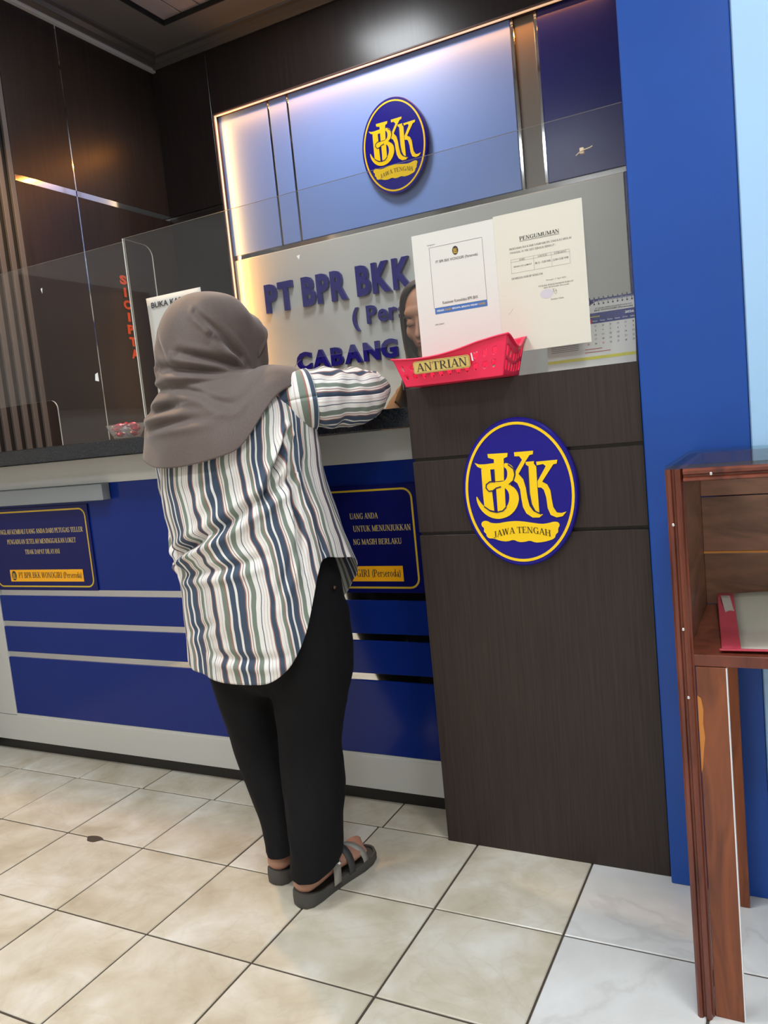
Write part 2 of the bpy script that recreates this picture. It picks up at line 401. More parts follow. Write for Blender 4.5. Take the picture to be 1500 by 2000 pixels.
def emis(name, col, s):
    m = mat(name, (0.8, 0.8, 0.8), 0.5); b = nt(m)[2]; b.inputs['Emission Color'].default_value = (*col, 1); b.inputs['Emission Strength'].default_value = s
    return m
M_led = emis('warm_led_strip', (1.0, 0.55, 0.25), 0.7)
M_lamp = emis('cool_lamp_diffuser', COOL, 8.0)
M_wlamp = emis('warm_lamp_lens', (1.0, 0.7, 0.4), 10.0)

# ------------------------------------------------------------------ floor
XL, XR, YF, YR = -0.636, 4.2, -3.9, 1.65
floor = tag(box('floor', XL-0.1, XR+0.1, YF-0.1, YR+0.1, -0.06, -0.003, M_grout), 'floor of marble-look tiles with dark grout lines', 'floor', kind='structure')
def tile_mesh(sx, sy, m):
    bm = bmesh.new()
    V, F = boxVF(-sx/2, sx/2, -sy/2, sy/2, -0.008, 0.0); vs = [bm.verts.new(v) for v in V]
    for f in F: bm.faces.new([vs[i] for i in f])
    bmesh.ops.bevel(bm, geom=[e for e in bm.edges if all(v.co.z > -0.001 for v in e.verts)], offset=0.0018, segments=1, affect='EDGES')
    me = bpy.data.meshes.new('tile'); bm.to_mesh(me); bm.free(); me.materials.append(m); return me
T = 0.3; GR = 0.0052
TM = {}
def put_tile(x0, x1, y0, y1):
    m = M_tile_w if (x0 >= 1.79) else M_tile_b
    k = (round(x1-x0, 3), round(y1-y0, 3), m.name)
    if k not in TM: TM[k] = tile_mesh(x1-x0-GR, y1-y0-GR, m)
    o = bpy.data.objects.new('tile', TM[k]); COL.objects.link(o); o.parent = floor
    o.location = Vector(((x0+x1)/2+random.uniform(-.0004, .0004), (y0+y1)/2, random.uniform(-.0005, .0003)))-ORG[floor.name]
for r in range(-13, 0):
    for c in range(-3, 14):
        x0, x1 = max(c*T, XL), min(c*T+T, XR)
        if x1-x0 > 0.02: put_tile(x0, x1, r*T, r*T+T)
for c in range(-3, 8):                                           # cut row under the counter toe
    x0, x1 = max(c*T+0.012, XL), min(c*T+T+0.012, 2.0)
    if x1-x0 > 0.02: put_tile(x0, x1, 0, 0.16)
box('cement_strip', XL, XR, 0.16, YR, -0.02, -0.001, mat('plain_screed', srgb(140, 136, 130), 0.7), floor)

# ------------------------------------------------------------------ room shell
def struct(o, label): return tag(o, label, 'wall' if 'wall' in o.name else o.name.split('_')[0], kind='structure')
wl = struct(box('wall_left', XL-0.1, XL-0.012, YF, YR+0.1, 0, ZC+0.1, M_gap), 'dark brown laminate panelled wall on the left')
z0 = 2.331
for (ya, yb) in ((0.645, 0.977), (0.983, YR)):
    for (za, zb) in ((0, z0-0.013), (z0+0.013, ZC)):
        box('panel', XL-0.012, XL, ya, yb, za, zb, M_hpl, wl, 0.0015)
box('plaster', XL-0.012, XL, YF, -0.02, 0, ZC, mat('pale_grey_wall_paint', srgb(196, 194, 190), 0.7), wl)
box('chrome_strip', XL-0.012, XL-0.001, 0.977, 0.983, 0, ZC, M_chrome, wl)
box('chrome_strip', XL-0.012, XL-0.001, 0.645, YR, z0-0.013, z0+0.013, M_chrome, wl)
ys = -0.02
while ys < 0.62:
    box('slat', XL-0.012, XL+0.003, ys+0.012, ys+0.037, 0, ZC-0.02, M_slat, wl, 0.002); ys += 0.052
frL = Fr((XL, 0, 0), (0, 1, 0), (0, 0, 1))
lt = thing('vertical_lettering', (XL, 1.2, 1.59), 'column of orange letters running down the dark left wall', 'lettering')
for i, ch in enumerate('SICIPTA'):
    zc = 1.985-0.0605*i
    w = 0.016 if ch == 'I' else 0.046
    flat('letter', fit(text2(ch, 0.05), 1.203-w/2+0.003*i, 1.203+w/2+0.003*i, zc-0.045, zc), frL, 0.001, M_orange, lt, 0.002)

wb = struct(box('wall_back', XL-0.1, XR, YR+0.03, YR+0.15, 0, ZC+0.1, M_gap), 'dark panelled wall behind the teller counter')
def wbox(n, x0, x1, y0, y1, z0_, z1, m, bev=0.0015): return box(n, x0, x1, y0, y1, z0_, z1, m, wb, bev)
YD = YB-0.035                                                    # face of the dark boards
wbox('panel', XL, XB0-0.012, YD, YR+0.03, 0, z0-0.006, M_hplb); wbox('panel', XL, XB0-0.012, YD, YR+0.03, z0+0.006, ZC, M_hplb)
wbox('chrome_strip', XL, XB0-0.012, YD+0.004, YR+0.03, z0-0.006, z0+0.006, mat('dull_strip', (0.16, 0.16, 0.15), 0.3, 1.0))
wbox('panel', XB0-0.004, 2.0, YD, YR+0.03, ZB1+0.006, ZC, M_hplb)
wbox('panel', 2.0, XR, YD, YR+0.03, 0, ZC, M_hplb)
wbox('chrome_strip', XB0-0.012, XB0-0.005, YD+0.002, YR+0.03, ZB1, ZC, mat('dull_strip', None), 0)
M_trim = mat('rose_brown_trim', srgb(88, 62, 58), 0.5)
wbox('edge_trim', XB0-0.005, XB0, YD-0.004, YR+0.03, 1.2, ZB1+0.006, M_trim, 0)
wbox('edge_trim', XB0, 1.99, YD-0.004, YR+0.03, ZB1, ZB1+0.006, M_trim, 0)
# lit panels
wbox('panel', XB0, 0.026, YB, YR+0.03, ZB0+0.014, ZB1, M_lightpanel)
wbox('panel', 0.040, 0.140, YB, YR+0.03, ZB0+0.014, ZB1, M_lightpanel)
wbox('panel', 0.154, 1.283, YB, YR+0.03, ZB0+0.014, ZB1, M_lightpanel)
wbox('panel', 1.300, 1.385, YB+0.012, YR+0.03, ZB0+0.014, ZB1, M_taupe)
wbox('panel', 1.402, 1.99, YB, YR+0.03, ZB0+0.014, ZB1, M_navypanel)
for a, b in ((0.026, 0.040), (0.140, 0.154), (1.283, 1.300), (1.385, 1.402)):
    wbox('chrome_strip', a, b, YB+0.001, YR+0.03, ZB0+0.014, ZB1, M_chrome, 0.003)
wbox('chrome_strip', XB0, 1.99, YB+0.002, YR+0.03, ZB0-0.012, ZB0+0.014, M_chrome, 0.003)
wbox('led_strip', XB0, 1.99, YD+0.002, YD+0.012, ZB1-0.006, ZB1-0.001, M_led, 0)
wbox('led_strip', XB0+0.001, XB0+0.006, YD+0.002, YD+0.012, 1.2, ZB1-0.006, M_led, 0)
sb = thing('sign_board', ((XB0+1.71)/2, YB, 1.2), 'grey-white wall sign board with raised navy company lettering', 'sign')
box('board', XB0, 1.71, YB-0.002, YR+0.029, 1.2, ZB0-0.012, M_board, sb, 0.002)
wbox('panel', 1.712, 2.0, YB-0.004, YR+0.03, 0, ZB0-0.012, M_navypanel)
wbox('panel', XB0, 1.71, YB-0.006, YR+0.03, 0, 1.198, M_hplb)
def raise_letters(s, x0, x1, za, zb, bold, tall=None):
    """each character its own raised letter"""
    adv = []; x = 0
    for ch in s:
        if ch == ' ': x += 0.33; continue
        V, F = text2(ch, bold); xs = [v[0] for v in V]; w = max(xs)-min(xs)
        adv.append((ch, x, w, min(v[1] for v in V), max(v[1] for v in V))); x += w+0.085
    tot = x-0.085; k = (x1-x0)/tot
    cap = max(a[4] for a in adv if a[0] not in '()')
    base = 0.0; kz = (zb-za)/cap
    for ch, xx, w, lo, hi in adv:
        P = fit(text2(ch, bold), x0+xx*k, x0+(xx+w)*k, za+lo*kz, za+hi*kz)
        L = flat('letter', P, XZ(YB-0.002), 0.002, M_letter, sb, 0.02)
raise_letters('PT BPR BKK', -0.095, 0.735, 1.758, 1.893, 0.045)
raise_letters('WONOGIRI', 0.86, 1.50, 1.758, 1.893, 0.045)
raise_letters('( Perseroda )', 0.40, 1.06, 1.618, 1.70, 0.025)
raise_letters('CABANG T', 0.055, 0.755, 1.444, 1.53, 0.045)

# right column and light blue wall, other walls
struct(box('column', 1.988, 2.199, -0.04, 0.34, 0, ZC, M_col, None, 0.002), 'bright royal blue painted column at the end of the counter')
bpy.data.objects['column']['category'] = 'column'
struct(box('wall_right', 2.2, XR, -0.036, 0.2, 0, ZC, M_pale, None, 0.003), 'light blue wall to the right of the blue column')
struct(box('wall_side', XR, XR+0.1, YF, -0.03, 0, ZC+0.1, M_cream), 'plain cream side wall of the customer room')
struct(box('wall_front', XL, XR, YF-0.1, YF, 0, ZC+0.1, M_cream), 'plain cream wall opposite the counter')
struct(box('wall_teller', 2.0, 2.1, 0.34, YR, 0, ZC, M_hplb), 'dark wall closing the teller area on the right')
# ceiling: flat border + raised plank field
ce = tag(box('ceiling', XL-0.1, XR+0.1, YF-0.1, YR+0.15, ZC+0.04, ZC+0.1, M_gap), 'grey plastic ceiling with a raised field of planks', 'ceiling', kind='structure')
PX0, PX1, PY0, PY1 = -0.32, 1.92, 0.2, 1.363
for a in ((XL, PX0, YF, YR), (PX1, XR, YF, YR), (PX0, PX1, YF, PY0), (PX0, PX1, PY1, YR)):
    box('border_board', a[0], a[1], a[2], a[3], ZC, ZC+0.04, M_ceil, ce)
x = PX0
while x < PX1-0.01:
    box('plank', x+0.0035, min(x+0.112, PX1)-0.0035, PY0, PY1, ZC+0.022, ZC+0.04, M_plank, ce, 0.003); x += 0.112
for n, a in enumerate(((PX0, PX0+0.007, PY0, PY1), (PX0, PX1, PY1-0.007, PY1))):
    box('edge_trim', a[0], a[1], a[2], a[3], ZC-0.002, ZC+0.02, M_gap, ce)
M_crown = mat('grey_crown_moulding', srgb(205, 205, 205), 0.4); M_crown2 = mat('dark_crown_moulding', srgb(84, 80, 78), 0.3)
def crown(name, pts, alongX, m, lab):
    """profile pts (out, down) extruded along the wall"""
    n = len(pts); V = []
    for e in (0, 1):
        for (o, d) in pts:
            if alongX: V.append(((XL if e == 0 else 2.0), YD-o, ZC-d))
            else: V.append((XL+o, (YF if e == 0 else YD), ZC-d))
    F = [(i, (i+1) % n, n+(i+1) % n, n+i) for i in range(n)]+[tuple(range(n))[::-1], tuple(range(n, 2*n))]
    bm = bmesh.new(); vs = [bm.verts.new(v) for v in V]
    for f in F: bm.faces.new([vs[i] for i in f])
    bmesh.ops.recalc_face_normals(bm, faces=bm.faces)
    return tag(bm_obj(name, bm, m), lab, 'trim', kind='structure')
crown('trim_1', [(0, 0), (0, 0.05), (0.02, 0.05), (0.022, 0.0)], False, M_crown, 'grey flat strip of crown moulding along the left wall')
crown('trim_2', [(0.022, 0), (0.022, 0.034), (0.034, 0.036), (0.05, 0.026), (0.056, 0.028), (0.072, 0.012), (0.095, 0.01), (0.1, 0)], False, M_crown2, 'dark stepped crown moulding along the left wall')
crown('trim_3', [(0, 0), (0, 0.04), (0.012, 0.042), (0.03, 0.026), (0.036, 0.028), (0.052, 0.012), (0.075, 0.01), (0.08, 0)], True, M_crown2, 'dark stepped crown moulding along the back wall')
# lamps
for i, (x, y) in enumerate(ROOM_LAMPS):
    w = ['left lamp nearer the counter', 'right lamp nearer the counter', 'left lamp nearer the front wall', 'right lamp nearer the front wall'][i]
    t = thing('ceiling_lamp', (x, y, ZC-0.04), 'square white panel lamp on the customer ceiling, '+w, 'lamp', 'square ceiling panel lamps')
    box('housing', x-0.31, x+0.31, y-0.31, y+0.31, ZC-0.034, ZC, M_white, t, 0.004)
    box('diffuser', x-0.285, x+0.285, y-0.285, y+0.285, ZC-0.039, ZC-0.034, M_lamp, t)
for i, (x, y) in enumerate(TELLER_LAMPS):
    t = thing('ceiling_lamp', (x, y, ZC), 'small square white lamp on the planks above the tellers', 'lamp')
    box('housing', x-0.2, x+0.2, y-0.2, y+0.2, ZC-0.02, ZC+0.022, M_white, t, 0.004)
    box('diffuser', x-0.18, x+0.18, y-0.18, y+0.18, ZC-0.025, ZC-0.02, M_lamp, t)
def disc(name, c, r, h, m, parent, n=24):
    return obj(name, *tube([(c[0], c[1], c[2]), (c[0], c[1], c[2]+h)], [r, r], n, cap=False, res=1), m, parent) if False else obj(name, [(c[0]+r*math.cos(2*math.pi*i/n), c[1]+r*math.sin(2*math.pi*i/n), c[2]+k*h) for k in (0, 1) for i in range(n)], [(i, (i+1) % n, n+(i+1) % n, n+i) for i in range(n)]+[tuple(range(n))[::-1], tuple(range(n, 2*n))], m, parent)
for i, (x, y) in enumerate(WARM_LAMPS):
    t = thing('downlight', (x, y, ZC-0.01), 'round warm downlight in the ceiling above the counter', 'lamp')
    disc('trim_ring', (x, y, ZC-0.008), 0.055, 0.008, M_white, t); disc('lens', (x, y, ZC-0.010), 0.04, 0.002, M_wlamp, t)

# ------------------------------------------------------------------ counter
YC = 0.114; XC1 = 1.415
ct = thing('teller_counter', (0.45, 0.3, 0), 'long bank teller counter with royal blue front panels and grey fascia', 'counter')
box('carcass', XL+0.002, XC1, YC+0.02, 0.28, 0.05, 1.10, M_greypl, ct)
box('fascia', XL+0.002, XC1, YC, YC+0.02, 1.018, 1.104, M_greypl, ct, 0.001)
XP = -0.42
box('pilaster', XL+0.002, XP, YC-0.002, YC+0.02, 0.152, 1.018, M_greypl, ct, 0.0015)
for a, b in ((0.645, 1.018), (0.5235, 0.622), (0.404, 0.502), (0.158, 0.382)):
    box('blue_panel', XP, XC1, YC+0.002, YC+0.02, a, b, M_blue, ct, 0.0015)
for a, b in ((0.622, 0.645), (0.502, 0.5235), (0.382, 0.404)):
    box('mirror_strip', XP, XC1, YC+0.007, YC+0.02, a, b, M_mirror, ct)
box('base_board', XL+0.002, XC1, YC-0.002, YC+0.02, 0.05, 0.150, M_greypl, ct, 0.001)
box('base_rail', XP, XC1, YC, YC+0.02, 0.150, 0.158, M_greypl, ct)
box('kick_board', XL+0.002, XC1, 0.142, 0.27, 0.0, 0.05, M_kick, ct)
box('cable_box', XL+0.002, 0.226, 0.078, YC, 0.962, 1.017, mat('mid_grey_plastic', srgb(128, 132, 134), 0.4), ct, 0.002)
tag(box('worktop', XL+0.002, 1.414, 0.02, 0.29, 1.105, 1.157, M_granite, None, 0.003), 'black speckled granite worktop along the teller counter', 'worktop')
# wooden end panel
ep = thing('counter_end_panel', (1.70, 0.2, 0), 'tall dark wood end panel with two horizontal grooves beside the blue column', 'panel')
box('core', 1.4195, 1.982, -0.004, 0.33, 0, 1.197, M_wood, ep)
for a, b in ((0, 0.8265), (0.8345, 1.0155), (1.0235, 1.2)):
    box('board', 1.418, 1.9835, -0.014, -0.004, a, b, M_wood, ep, 0.001)
box('top_board', 1.418, 1.9835, -0.004, 0.33, 1.197, 1.2, M_wood, ep)

# ------------------------------------------------------------------ emblem
def crop2uv(x, y):      # drawing units of the oval emblem: photo-free local unit space, centre 0,0, half height 1
    return x, y
EM = {
 'flag': [(-.300,.327),(-.262,.303),(-.205,.306),(-.12,.318),(-.118,.245),(-.225,.247),(-.275,.270)],
}
def E_(pts): return pts
def emb_units(pts):
    """hand-drawn letter outlines on a 1500-unit sketch grid -> emblem units"""
    # sketch grid axes: the oval's own frame (centre 716,628), u to the right, v up, undoing the sketch's slant
    out = []
    for x, y in pts:
        dx, dy = x-718, y-628
        u = (dx-dy*0.083)/333.0; v = -(dy+dx*0.085)/431.0
        out.append((u, v))
    return out
MONO = [
 [(460,463),(485,471),(520,470),(580,461),(580,497),(545,500),(510,498),(478,486)],                                   # flag of the B
 [(500,498),(553,499),(560,570),(530,590),(532,618),(564,628),(577,742),(545,735),(518,716),(510,640)],               # left stem of the B
 [(537,410),(655,402),(653,424),(632,434),(634,562),(583,568),(575,440),(541,432)],                                   # first K stem, upper
 [(588,604),(638,596),(644,722),(622,740),(598,744)],                                                                 # first K stem, lower
 [(636,458),(668,466),(692,490),(699,525),(690,560),(664,584),(700,606),(719,640),(721,680),(705,725),(675,760),(640,780),(600,789),(555,782),(515,758),(485,720),(472,685),(470,655),(490,690),(520,722),(556,742),(592,748),(628,738),(655,708),(667,672),(664,632),(645,606),(618,598),(590,606),(570,622),(546,626),(530,608),(533,586),(552,572),(600,572),(636,566),(652,545),(655,515),(648,492),(634,484)],
 [(692,398),(800,388),(799,408),(780,413),(760,445),(718,522),(745,552),(760,600),(770,660),(782,705),(805,735),(858,750),(838,768),(800,770),(765,748),(745,712),(735,660),(728,610),(712,575),(692,562),(702,530),(702,505),(738,440),(722,420),(695,421)],
 [(758,452),(806,447),(804,461),(818,478),(826,600),(838,745),(815,733),(794,695),(781,630),(772,475),(761,468)],
 [(818,450),(935,437),(931,459),(913,463),(852,563),(880,578),(898,610),(906,660),(915,705),(935,735),(960,737),(988,727),(968,754),(935,763),(902,750),(885,712),(876,650),(862,608),(848,596),(829,596),(827,560),(872,474),(857,462),(822,470)],
]
BANN = [(499,818),(512,804),(535,803),(556,815),(600,815),(640,804),(690,796),(735,795),(790,800),(850,806),(890,798),(918,788),(942,789),(953,806),(942,826),(944,848),(930,860),(925,884),(890,900),(850,911),(815,915),(785,904),(755,915),(722,918),(690,905),(655,919),(610,917),(575,905),(545,907),(530,893),(530,880),(513,868),(518,848),(502,836)]
def chaikin(p, k=1):
    for _ in range(k):
        q = []
        for a, b in zip(p, p[1:]+p[:1]):
            q += [(a[0]*.75+b[0]*.25, a[1]*.75+b[1]*.25), (a[0]*.25+b[0]*.75, a[1]*.25+b[1]*.75)]
        p = q
    return p
LINES = [[(583,570),(552,571),(531,588),(530,608),(546,627),(570,623),(590,607),(618,598)], [(518,718),(556,743),(592,749),(628,739),(650,715)], [(658,468),(690,492),(698,525),(690,560),(664,584)], [(772,475),(781,630),(794,695),(815,733),(850,748)], [(575,498),(580,570)]]
def stroke2(pts, w):
    V, F = [], []
    n = len(pts)
    for i, (x, y) in enumerate(pts):
        a = pts[max(i-1, 0)]; b = pts[min(i+1, n-1)]; d = math.hypot(b[0]-a[0], b[1]-a[1]) or 1
        nx, ny = -(b[1]-a[1])/d*w/2, (b[0]-a[0])/d*w/2
        V += [(x+nx, y+ny), (x-nx, y-ny)]
    for i in range(n-1): F.append((2*i, 2*i+1, 2*i+3, 2*i+2))
    return V, F
def ccw(p):
    a = sum(x0*y1-x1*y0 for (x0, y0), (x1, y1) in zip(p, p[1:]+p[:1]))
    return p if a > 0 else p[::-1]
def mono_polys(cx, cz, hw, hh):
    T_ = lambda P: [(cx+u*hw, cz+v*hh) for u, v in emb_units(P)]
    mono = [poly(*ccw(chaikin(T_(p), 1) if i == 4 else T_(p))) for i, p in enumerate(MONO)]
    bann = poly(*ccw(chaikin(T_(BANN), 1)))
    lines = join([stroke2(T_(l), 0.011*hw*2) for l in LINES])
    V, F = serif('JAWA TENGAH'); V, F = fit((V, F), cx-0.50*hw, cx+0.50*hw, 0, 0.092*hh)
    tx = [(x, y+cz-0.575*hh-0.24*((x-cx)/hw)**2*hh+0.02*hh) for x, y in V], F
    return mono, bann, lines, tx
def emblem(cx, cz, hw, hh, y, thick, label):
    t = thing('oval_emblem', (cx, y, cz-hh), label, 'emblem', 'oval company emblems')
    fr = XZ(y)
    n = 72; a = ellipse_pts(cx, cz, hw, hh, n); b = ellipse_pts(cx, cz, hw-0.003, hh-0.003, n)
    V = [fr.p(x, z, 0) for x, z in a]+[fr.p(x, z, thick-0.003) for x, z in a]+[fr.p(x, z, thick) for x, z in b]
    F = [(i, (i+1) % n, n+(i+1) % n, n+i) for i in range(n)]+[(n+i, n+(i+1) % n, 2*n+(i+1) % n, 2*n+i) for i in range(n)]+[tuple(range(2*n, 3*n)), tuple(range(n))[::-1]]
    obj('disc', V, F, M_letter, t)
    flat('ring', ell_band(cx, cz, hw*.942, hh*.942, hw*.045), fr, thick, M_yellow, t, 0.0012)
    mono, bann, lines, tx = mono_polys(cx, cz, hw, hh)
    names = ['monogram_flag', 'monogram_stem', 'monogram_stem', 'monogram_stem', 'monogram_bowl', 'monogram_arm', 'monogram_stem', 'monogram_arm']
    for i, pz in enumerate(mono): flat(names[i], pz, fr, thick, M_yellow, t, 0.0012+0.00015*i)
    flat('monogram_outline', lines, fr, thick+0.0028, mat('navy_line', srgb(30, 28, 80), 0.4), t)
    bn = flat('banner', bann, fr, thick, M_yellow, t, 0.0012)
    flat('lettering', tx, fr, thick+0.0018, M_inkbrown, bn)
    return t
emblem(1.6945, 0.9265, 0.1415, 0.1775, -0.0142, 0.016, 'large blue and yellow oval emblem mounted on the dark wood end panel')
emblem(0.712, 2.386, 0.166, 0.2125, YB-0.012, 0.02, 'blue and yellow oval emblem high on the pale blue lit panel')
def mini_emblem(name, cx, cz, hw, hh, fr, off, parent, mdisc, mmark):
    a = flat(name, poly(*ellipse_pts(cx, cz, hw, hh, 28)), fr, off, mdisc, parent)
    mono, bann, lines, tx = mono_polys(cx, cz, hw, hh)
    flat('mark', join(mono+[bann]), fr, off+0.0003, mmark, a)
M_goldink = mat('gold_ink', srgb(200, 160, 60), 0.5)

# ------------------------------------------------------------------ notice plaques on the counter
def plaque(x0, x1, z_0, z1, lines, label):
    y = YC+0.0015; t = thing('notice_plaque', ((x0+x1)/2, y, z_0), label, 'sign', 'navy notice plaques on the counter front')
    box('plate', x0, x1, y-0.006, y, z_0, z1, M_plaque, t, 0.001); fr = XZ(y-0.006)
    flat('border', frame_band(x0+0.012, x1-0.012, z_0+0.012, z1-0.012, 0.03, 0.0055), fr, 0.0004, M_gold, t)
    for s, a, b, c, d in lines: flat('lettering', fit(serif(s), a, b, c, d), fr, 0.0004, mat('pale_gold_vinyl', srgb(214, 188, 110), 0.4), t)
    bar = flat('bar', rect(x0+0.088, x0+0.088+0.38, z_0+0.033, z_0+0.077), fr, 0.0004, M_amber, t, 0.0008)
    xb = x0+0.088
    flat('lettering', fit(serif('PT BPR BKK WONOGIRI (Perseroda)'), xb+0.045, xb+0.372, z_0+0.043, z_0+0.068), fr, 0.0016, M_ink, bar)
    mini_emblem('seal', xb+0.021, z_0+0.055, 0.013, 0.018, fr, 0.0015, bar, M_ink, M_goldink)
plaque(-0.418, 0.111, 0.645, 0.951, [('HITUNGLAH KEMBALI UANG ANDA DARI PETUGAS TELLER', -0.392, 0.078, 0.855, 0.873), ('PENGADUAN SETELAH MENINGGALKAN LOKET', -0.322, 0.036, 0.818, 0.836), ('TIDAK DAPAT DILAYANI', -0.233, -0.052, 0.780, 0.797)],
       'navy notice plaque with gold text under the grey cable box')
plaque(0.832, 1.361, 0.647, 0.955, [('UANG ANDA', 1.147, 1.238, 0.860, 0.877), ('UNTUK MENUNJUKKAN', 1.154, 1.336, 0.823, 0.841), ('NG MASIH BERLAKU', 1.150, 1.304, 0.786, 0.803)],
       'navy notice plaque with gold text next to the dark wood end panel')

# ------------------------------------------------------------------ acrylic screens
YS = 0.03; TH = 0.004
def slab(name, outline, y0, y1, m, parent, edge_m=None):
    n = len(outline); V = [(x, y0, z) for x, z in outline]+[(x, y1, z) for x, z in outline]
    F = [tuple(range(n)), tuple(range(2*n-1, n-1, -1))]
    nf = len(F)
    F += [(i, i+n, (i+1) % n+n, (i+1) % n) for i in range(n)]
    o = obj(name, V, F, m, parent)
    if edge_m:
        o.data.materials.append(edge_m)
        for p in list(o.data.polygons)[nf:]: p.material_index = 1
    return o
def arc2(cx, cz, r, a0, a1, n=8): return [(cx+r*math.cos(math.radians(a0+(a1-a0)*i/n)), cz+r*math.sin(math.radians(a0+(a1-a0)*i/n))) for i in range(n+1)]
ZG = 1.1572
# left pane: slot cut from its lower left
o1 = [(-0.62, ZG), (-0.56, ZG)]+[(-0.56, 1.287)]+arc2(-0.54, 1.287, 0.02, 180, 90)+arc2(0.098, 1.277, 0.03, 90, 0)+[(0.128, ZG), (0.5035, ZG), (0.5035, 1.744), (-0.62, 1.744)]
tag(slab('acrylic_screen', o1, YS, YS+TH, M_glass, None, M_glassedge), 'clear acrylic screen standing on the granite, left of the divider fin', 'screen', 'clear acrylic teller screens')
# right pane: slot for the customer, foot stepping up onto the wood panel
o2 = [(0.5085, ZG), (1.066, ZG)]+arc2(1.096, 1.287, 0.03, 180, 90)+arc2(1.378, 1.305, 0.012, 90, 0)+[(1.39, 1.2008), (1.976, 1.2008), (1.976, 1.759), (0.5085, 1.753)]
tag(slab('acrylic_screen', o2, YS, YS+TH, M_glass, None, M_glassedge), 'clear acrylic screen carrying two white notices, over the wood end panel', 'screen', 'clear acrylic teller screens')
for par, pts in (('acrylic_screen', [(0.128, 1.665), (0.136, 1.668), (0.133, 1.650)]), ('acrylic_screen', [(0.318, 1.368), (0.330, 1.372), (0.331, 1.344), (0.315, 1.348)]), ('acrylic_screen.001', [(1.112, 1.590), (1.123, 1.592), (1.119, 1.579)])):
    flat('tape_scrap', poly(*ccw(pts)), XZ(YS), 0.0002, M_white, bpy.data.objects[par], 0.0003)
# divider fin, runs back from the joint
fo = [(YS-0.002, ZG), (0.105, ZG), (0.105, 1.22), (0.15, 1.25), (0.15, 1.70)]+arc2(0.115, 1.713, 0.035, 0, 90)[0:]+[(YS-0.002, 1.752)]
n = len(fo); V = [(0.5040, y, z) for y, z in fo]+[(0.5080, y, z) for y, z in fo]
fin = obj('divider_fin', V, [tuple(range(n)), tuple(range(2*n-1, n-1, -1))]+[(i, i+n, (i+1) % n+n, (i+1) % n) for i in range(n)], M_glass)
fin.data.materials.append(M_glassedge)
for p in list(fin.data.polygons)[2:]: p.material_index = 1
tag(fin, 'clear acrylic divider fin with a rounded top corner between the two screens', 'divider')

# ------------------------------------------------------------------ papers
def sheet(name, x0, x1, z_0, z1, y, m, label, cat, bow=0.0, quad=None):
    nx, nz = 10, 12; V, F = [], []
    for k in range(nz+1):
        for i in range(nx+1):
            u, v = i/nx, k/nz
            V.append((x0+(x1-x0)*u, y-0.0004-bow*math.sin(math.pi*u)*0.3-bow*(abs(2*v-1)**3), z_0+(z1-z_0)*v))
    for k in range(nz):
        for i in range(nx): F.append((k*(nx+1)+i, k*(nx+1)+i+1, (k+1)*(nx+1)+i+1, (k+1)*(nx+1)+i))
    o = obj(name, V, F, m, None, bow > 0, solid=0.0003)
    return tag(o, label, cat)
YPp = YS-0.0006
p1 = sheet('survey_notice', 1.4525, 1.6665, 1.272, 1.5745, YPp, M_paper, 'white survey notice with a blue slogan bar taped to the acrylic screen', 'notice')
f1 = XZ(YPp-0.0006)
def ln(par, s, x0, x1, za, zb, m=M_ink, font='b', bold=0.0, fr=f1): flat('print', fit(text2(s, bold) if font == 'b' else serif(s), x0, x1, za, zb), fr, 0.0004, m, par)
flat('print_frame', frame_band(1.497, 1.636, 1.391, 1.5385, 0.001, 0.0006), f1, 0.0003, M_ink, p1)
ln(p1, 'Lampiran:', 1.493, 1.514, 1.5425, 1.5465)
mini_emblem('print_seal', 1.5655, 1.5205, 0.0078, 0.0105, f1, 0.0004, p1, M_ink, M_goldink)
ln(p1, 'PT BPR BKK WONOGIRI (Perseroda)', 1.512, 1.622, 1.4965, 1.505)
ln(p1, 'Kuesioner Konsolidasi BPR BKK', 1.521, 1.614, 1.3985, 1.4055)
bar = flat('print_bar', rect(1.499, 1.636, 1.3765, 1.3915), f1, 0.0003, M_pbar, p1)
for s, a, b, m in (('MERAIH', 1.504, 1.523, M_white), ('SUKSES', 1.526, 1.542, M_goldink), ('BERSAMA, BERSAMA MERAIH', 1.545, 1.611, M_white), ('SUKSES', 1.6135, 1.631, M_goldink)):
    flat('print', fit(text2(s, 0.02), a, b, 1.3815, 1.3865), f1, 0.0007, m, bar)
ln(p1, 'LINK SURVEY:', 1.496, 1.521, 1.3495, 1.353)
p2 = sheet('announcement_notice', 1.6668, 1.877, 1.258, 1.5785, YPp-0.0002, M_paper2, 'cream announcement sheet headed PENGUMUMAN taped right of the survey notice', 'notice')
f2 = XZ(YPp-0.0008)
def l2(s, x0, x1, za, zb, m=M_ink): ln(p2, s, x0, x1, za, zb, m, 's', fr=f2)
l2('PENGUMUMAN', 1.727, 1.821, 1.5125, 1.5215)
flat('print_rule', rect(1.727, 1.821, 1.5100, 1.5107), f2, 0.0004, M_ink, p2)
M_softink = mat('soft_grey_ink', srgb(120, 112, 108), 0.7)
l2('BERSAMA INI KAMI SAMPAIKAN JAM KAS MULAI', 1.701, 1.848, 1.4945, 1.4992, M_softink)
ln(p2, 'TANGGAL 01 MEI 2025 SEBAGAI BERIKUT :', 1.701, 1.811, 1.4856, 1.4903, M_softink, fr=f2)
flat('print_table', join([rect(1.702, 1.842, z, z+0.0004) for z in (1.472, 1.4665, 1.4405)]+[rect(x, x+0.0004, 1.4405, 1.472) for x in (1.702, 1.757, 1.799, 1.8416)]), f2, 0.0004, M_softink, p2)
l2('HARI', 1.723, 1.736, 1.4674, 1.4712, M_softink); l2('JAM KAS', 1.767, 1.789, 1.4674, 1.4712, M_softink); l2('ISTIRAHAT', 1.806, 1.834, 1.4674, 1.4712, M_softink)
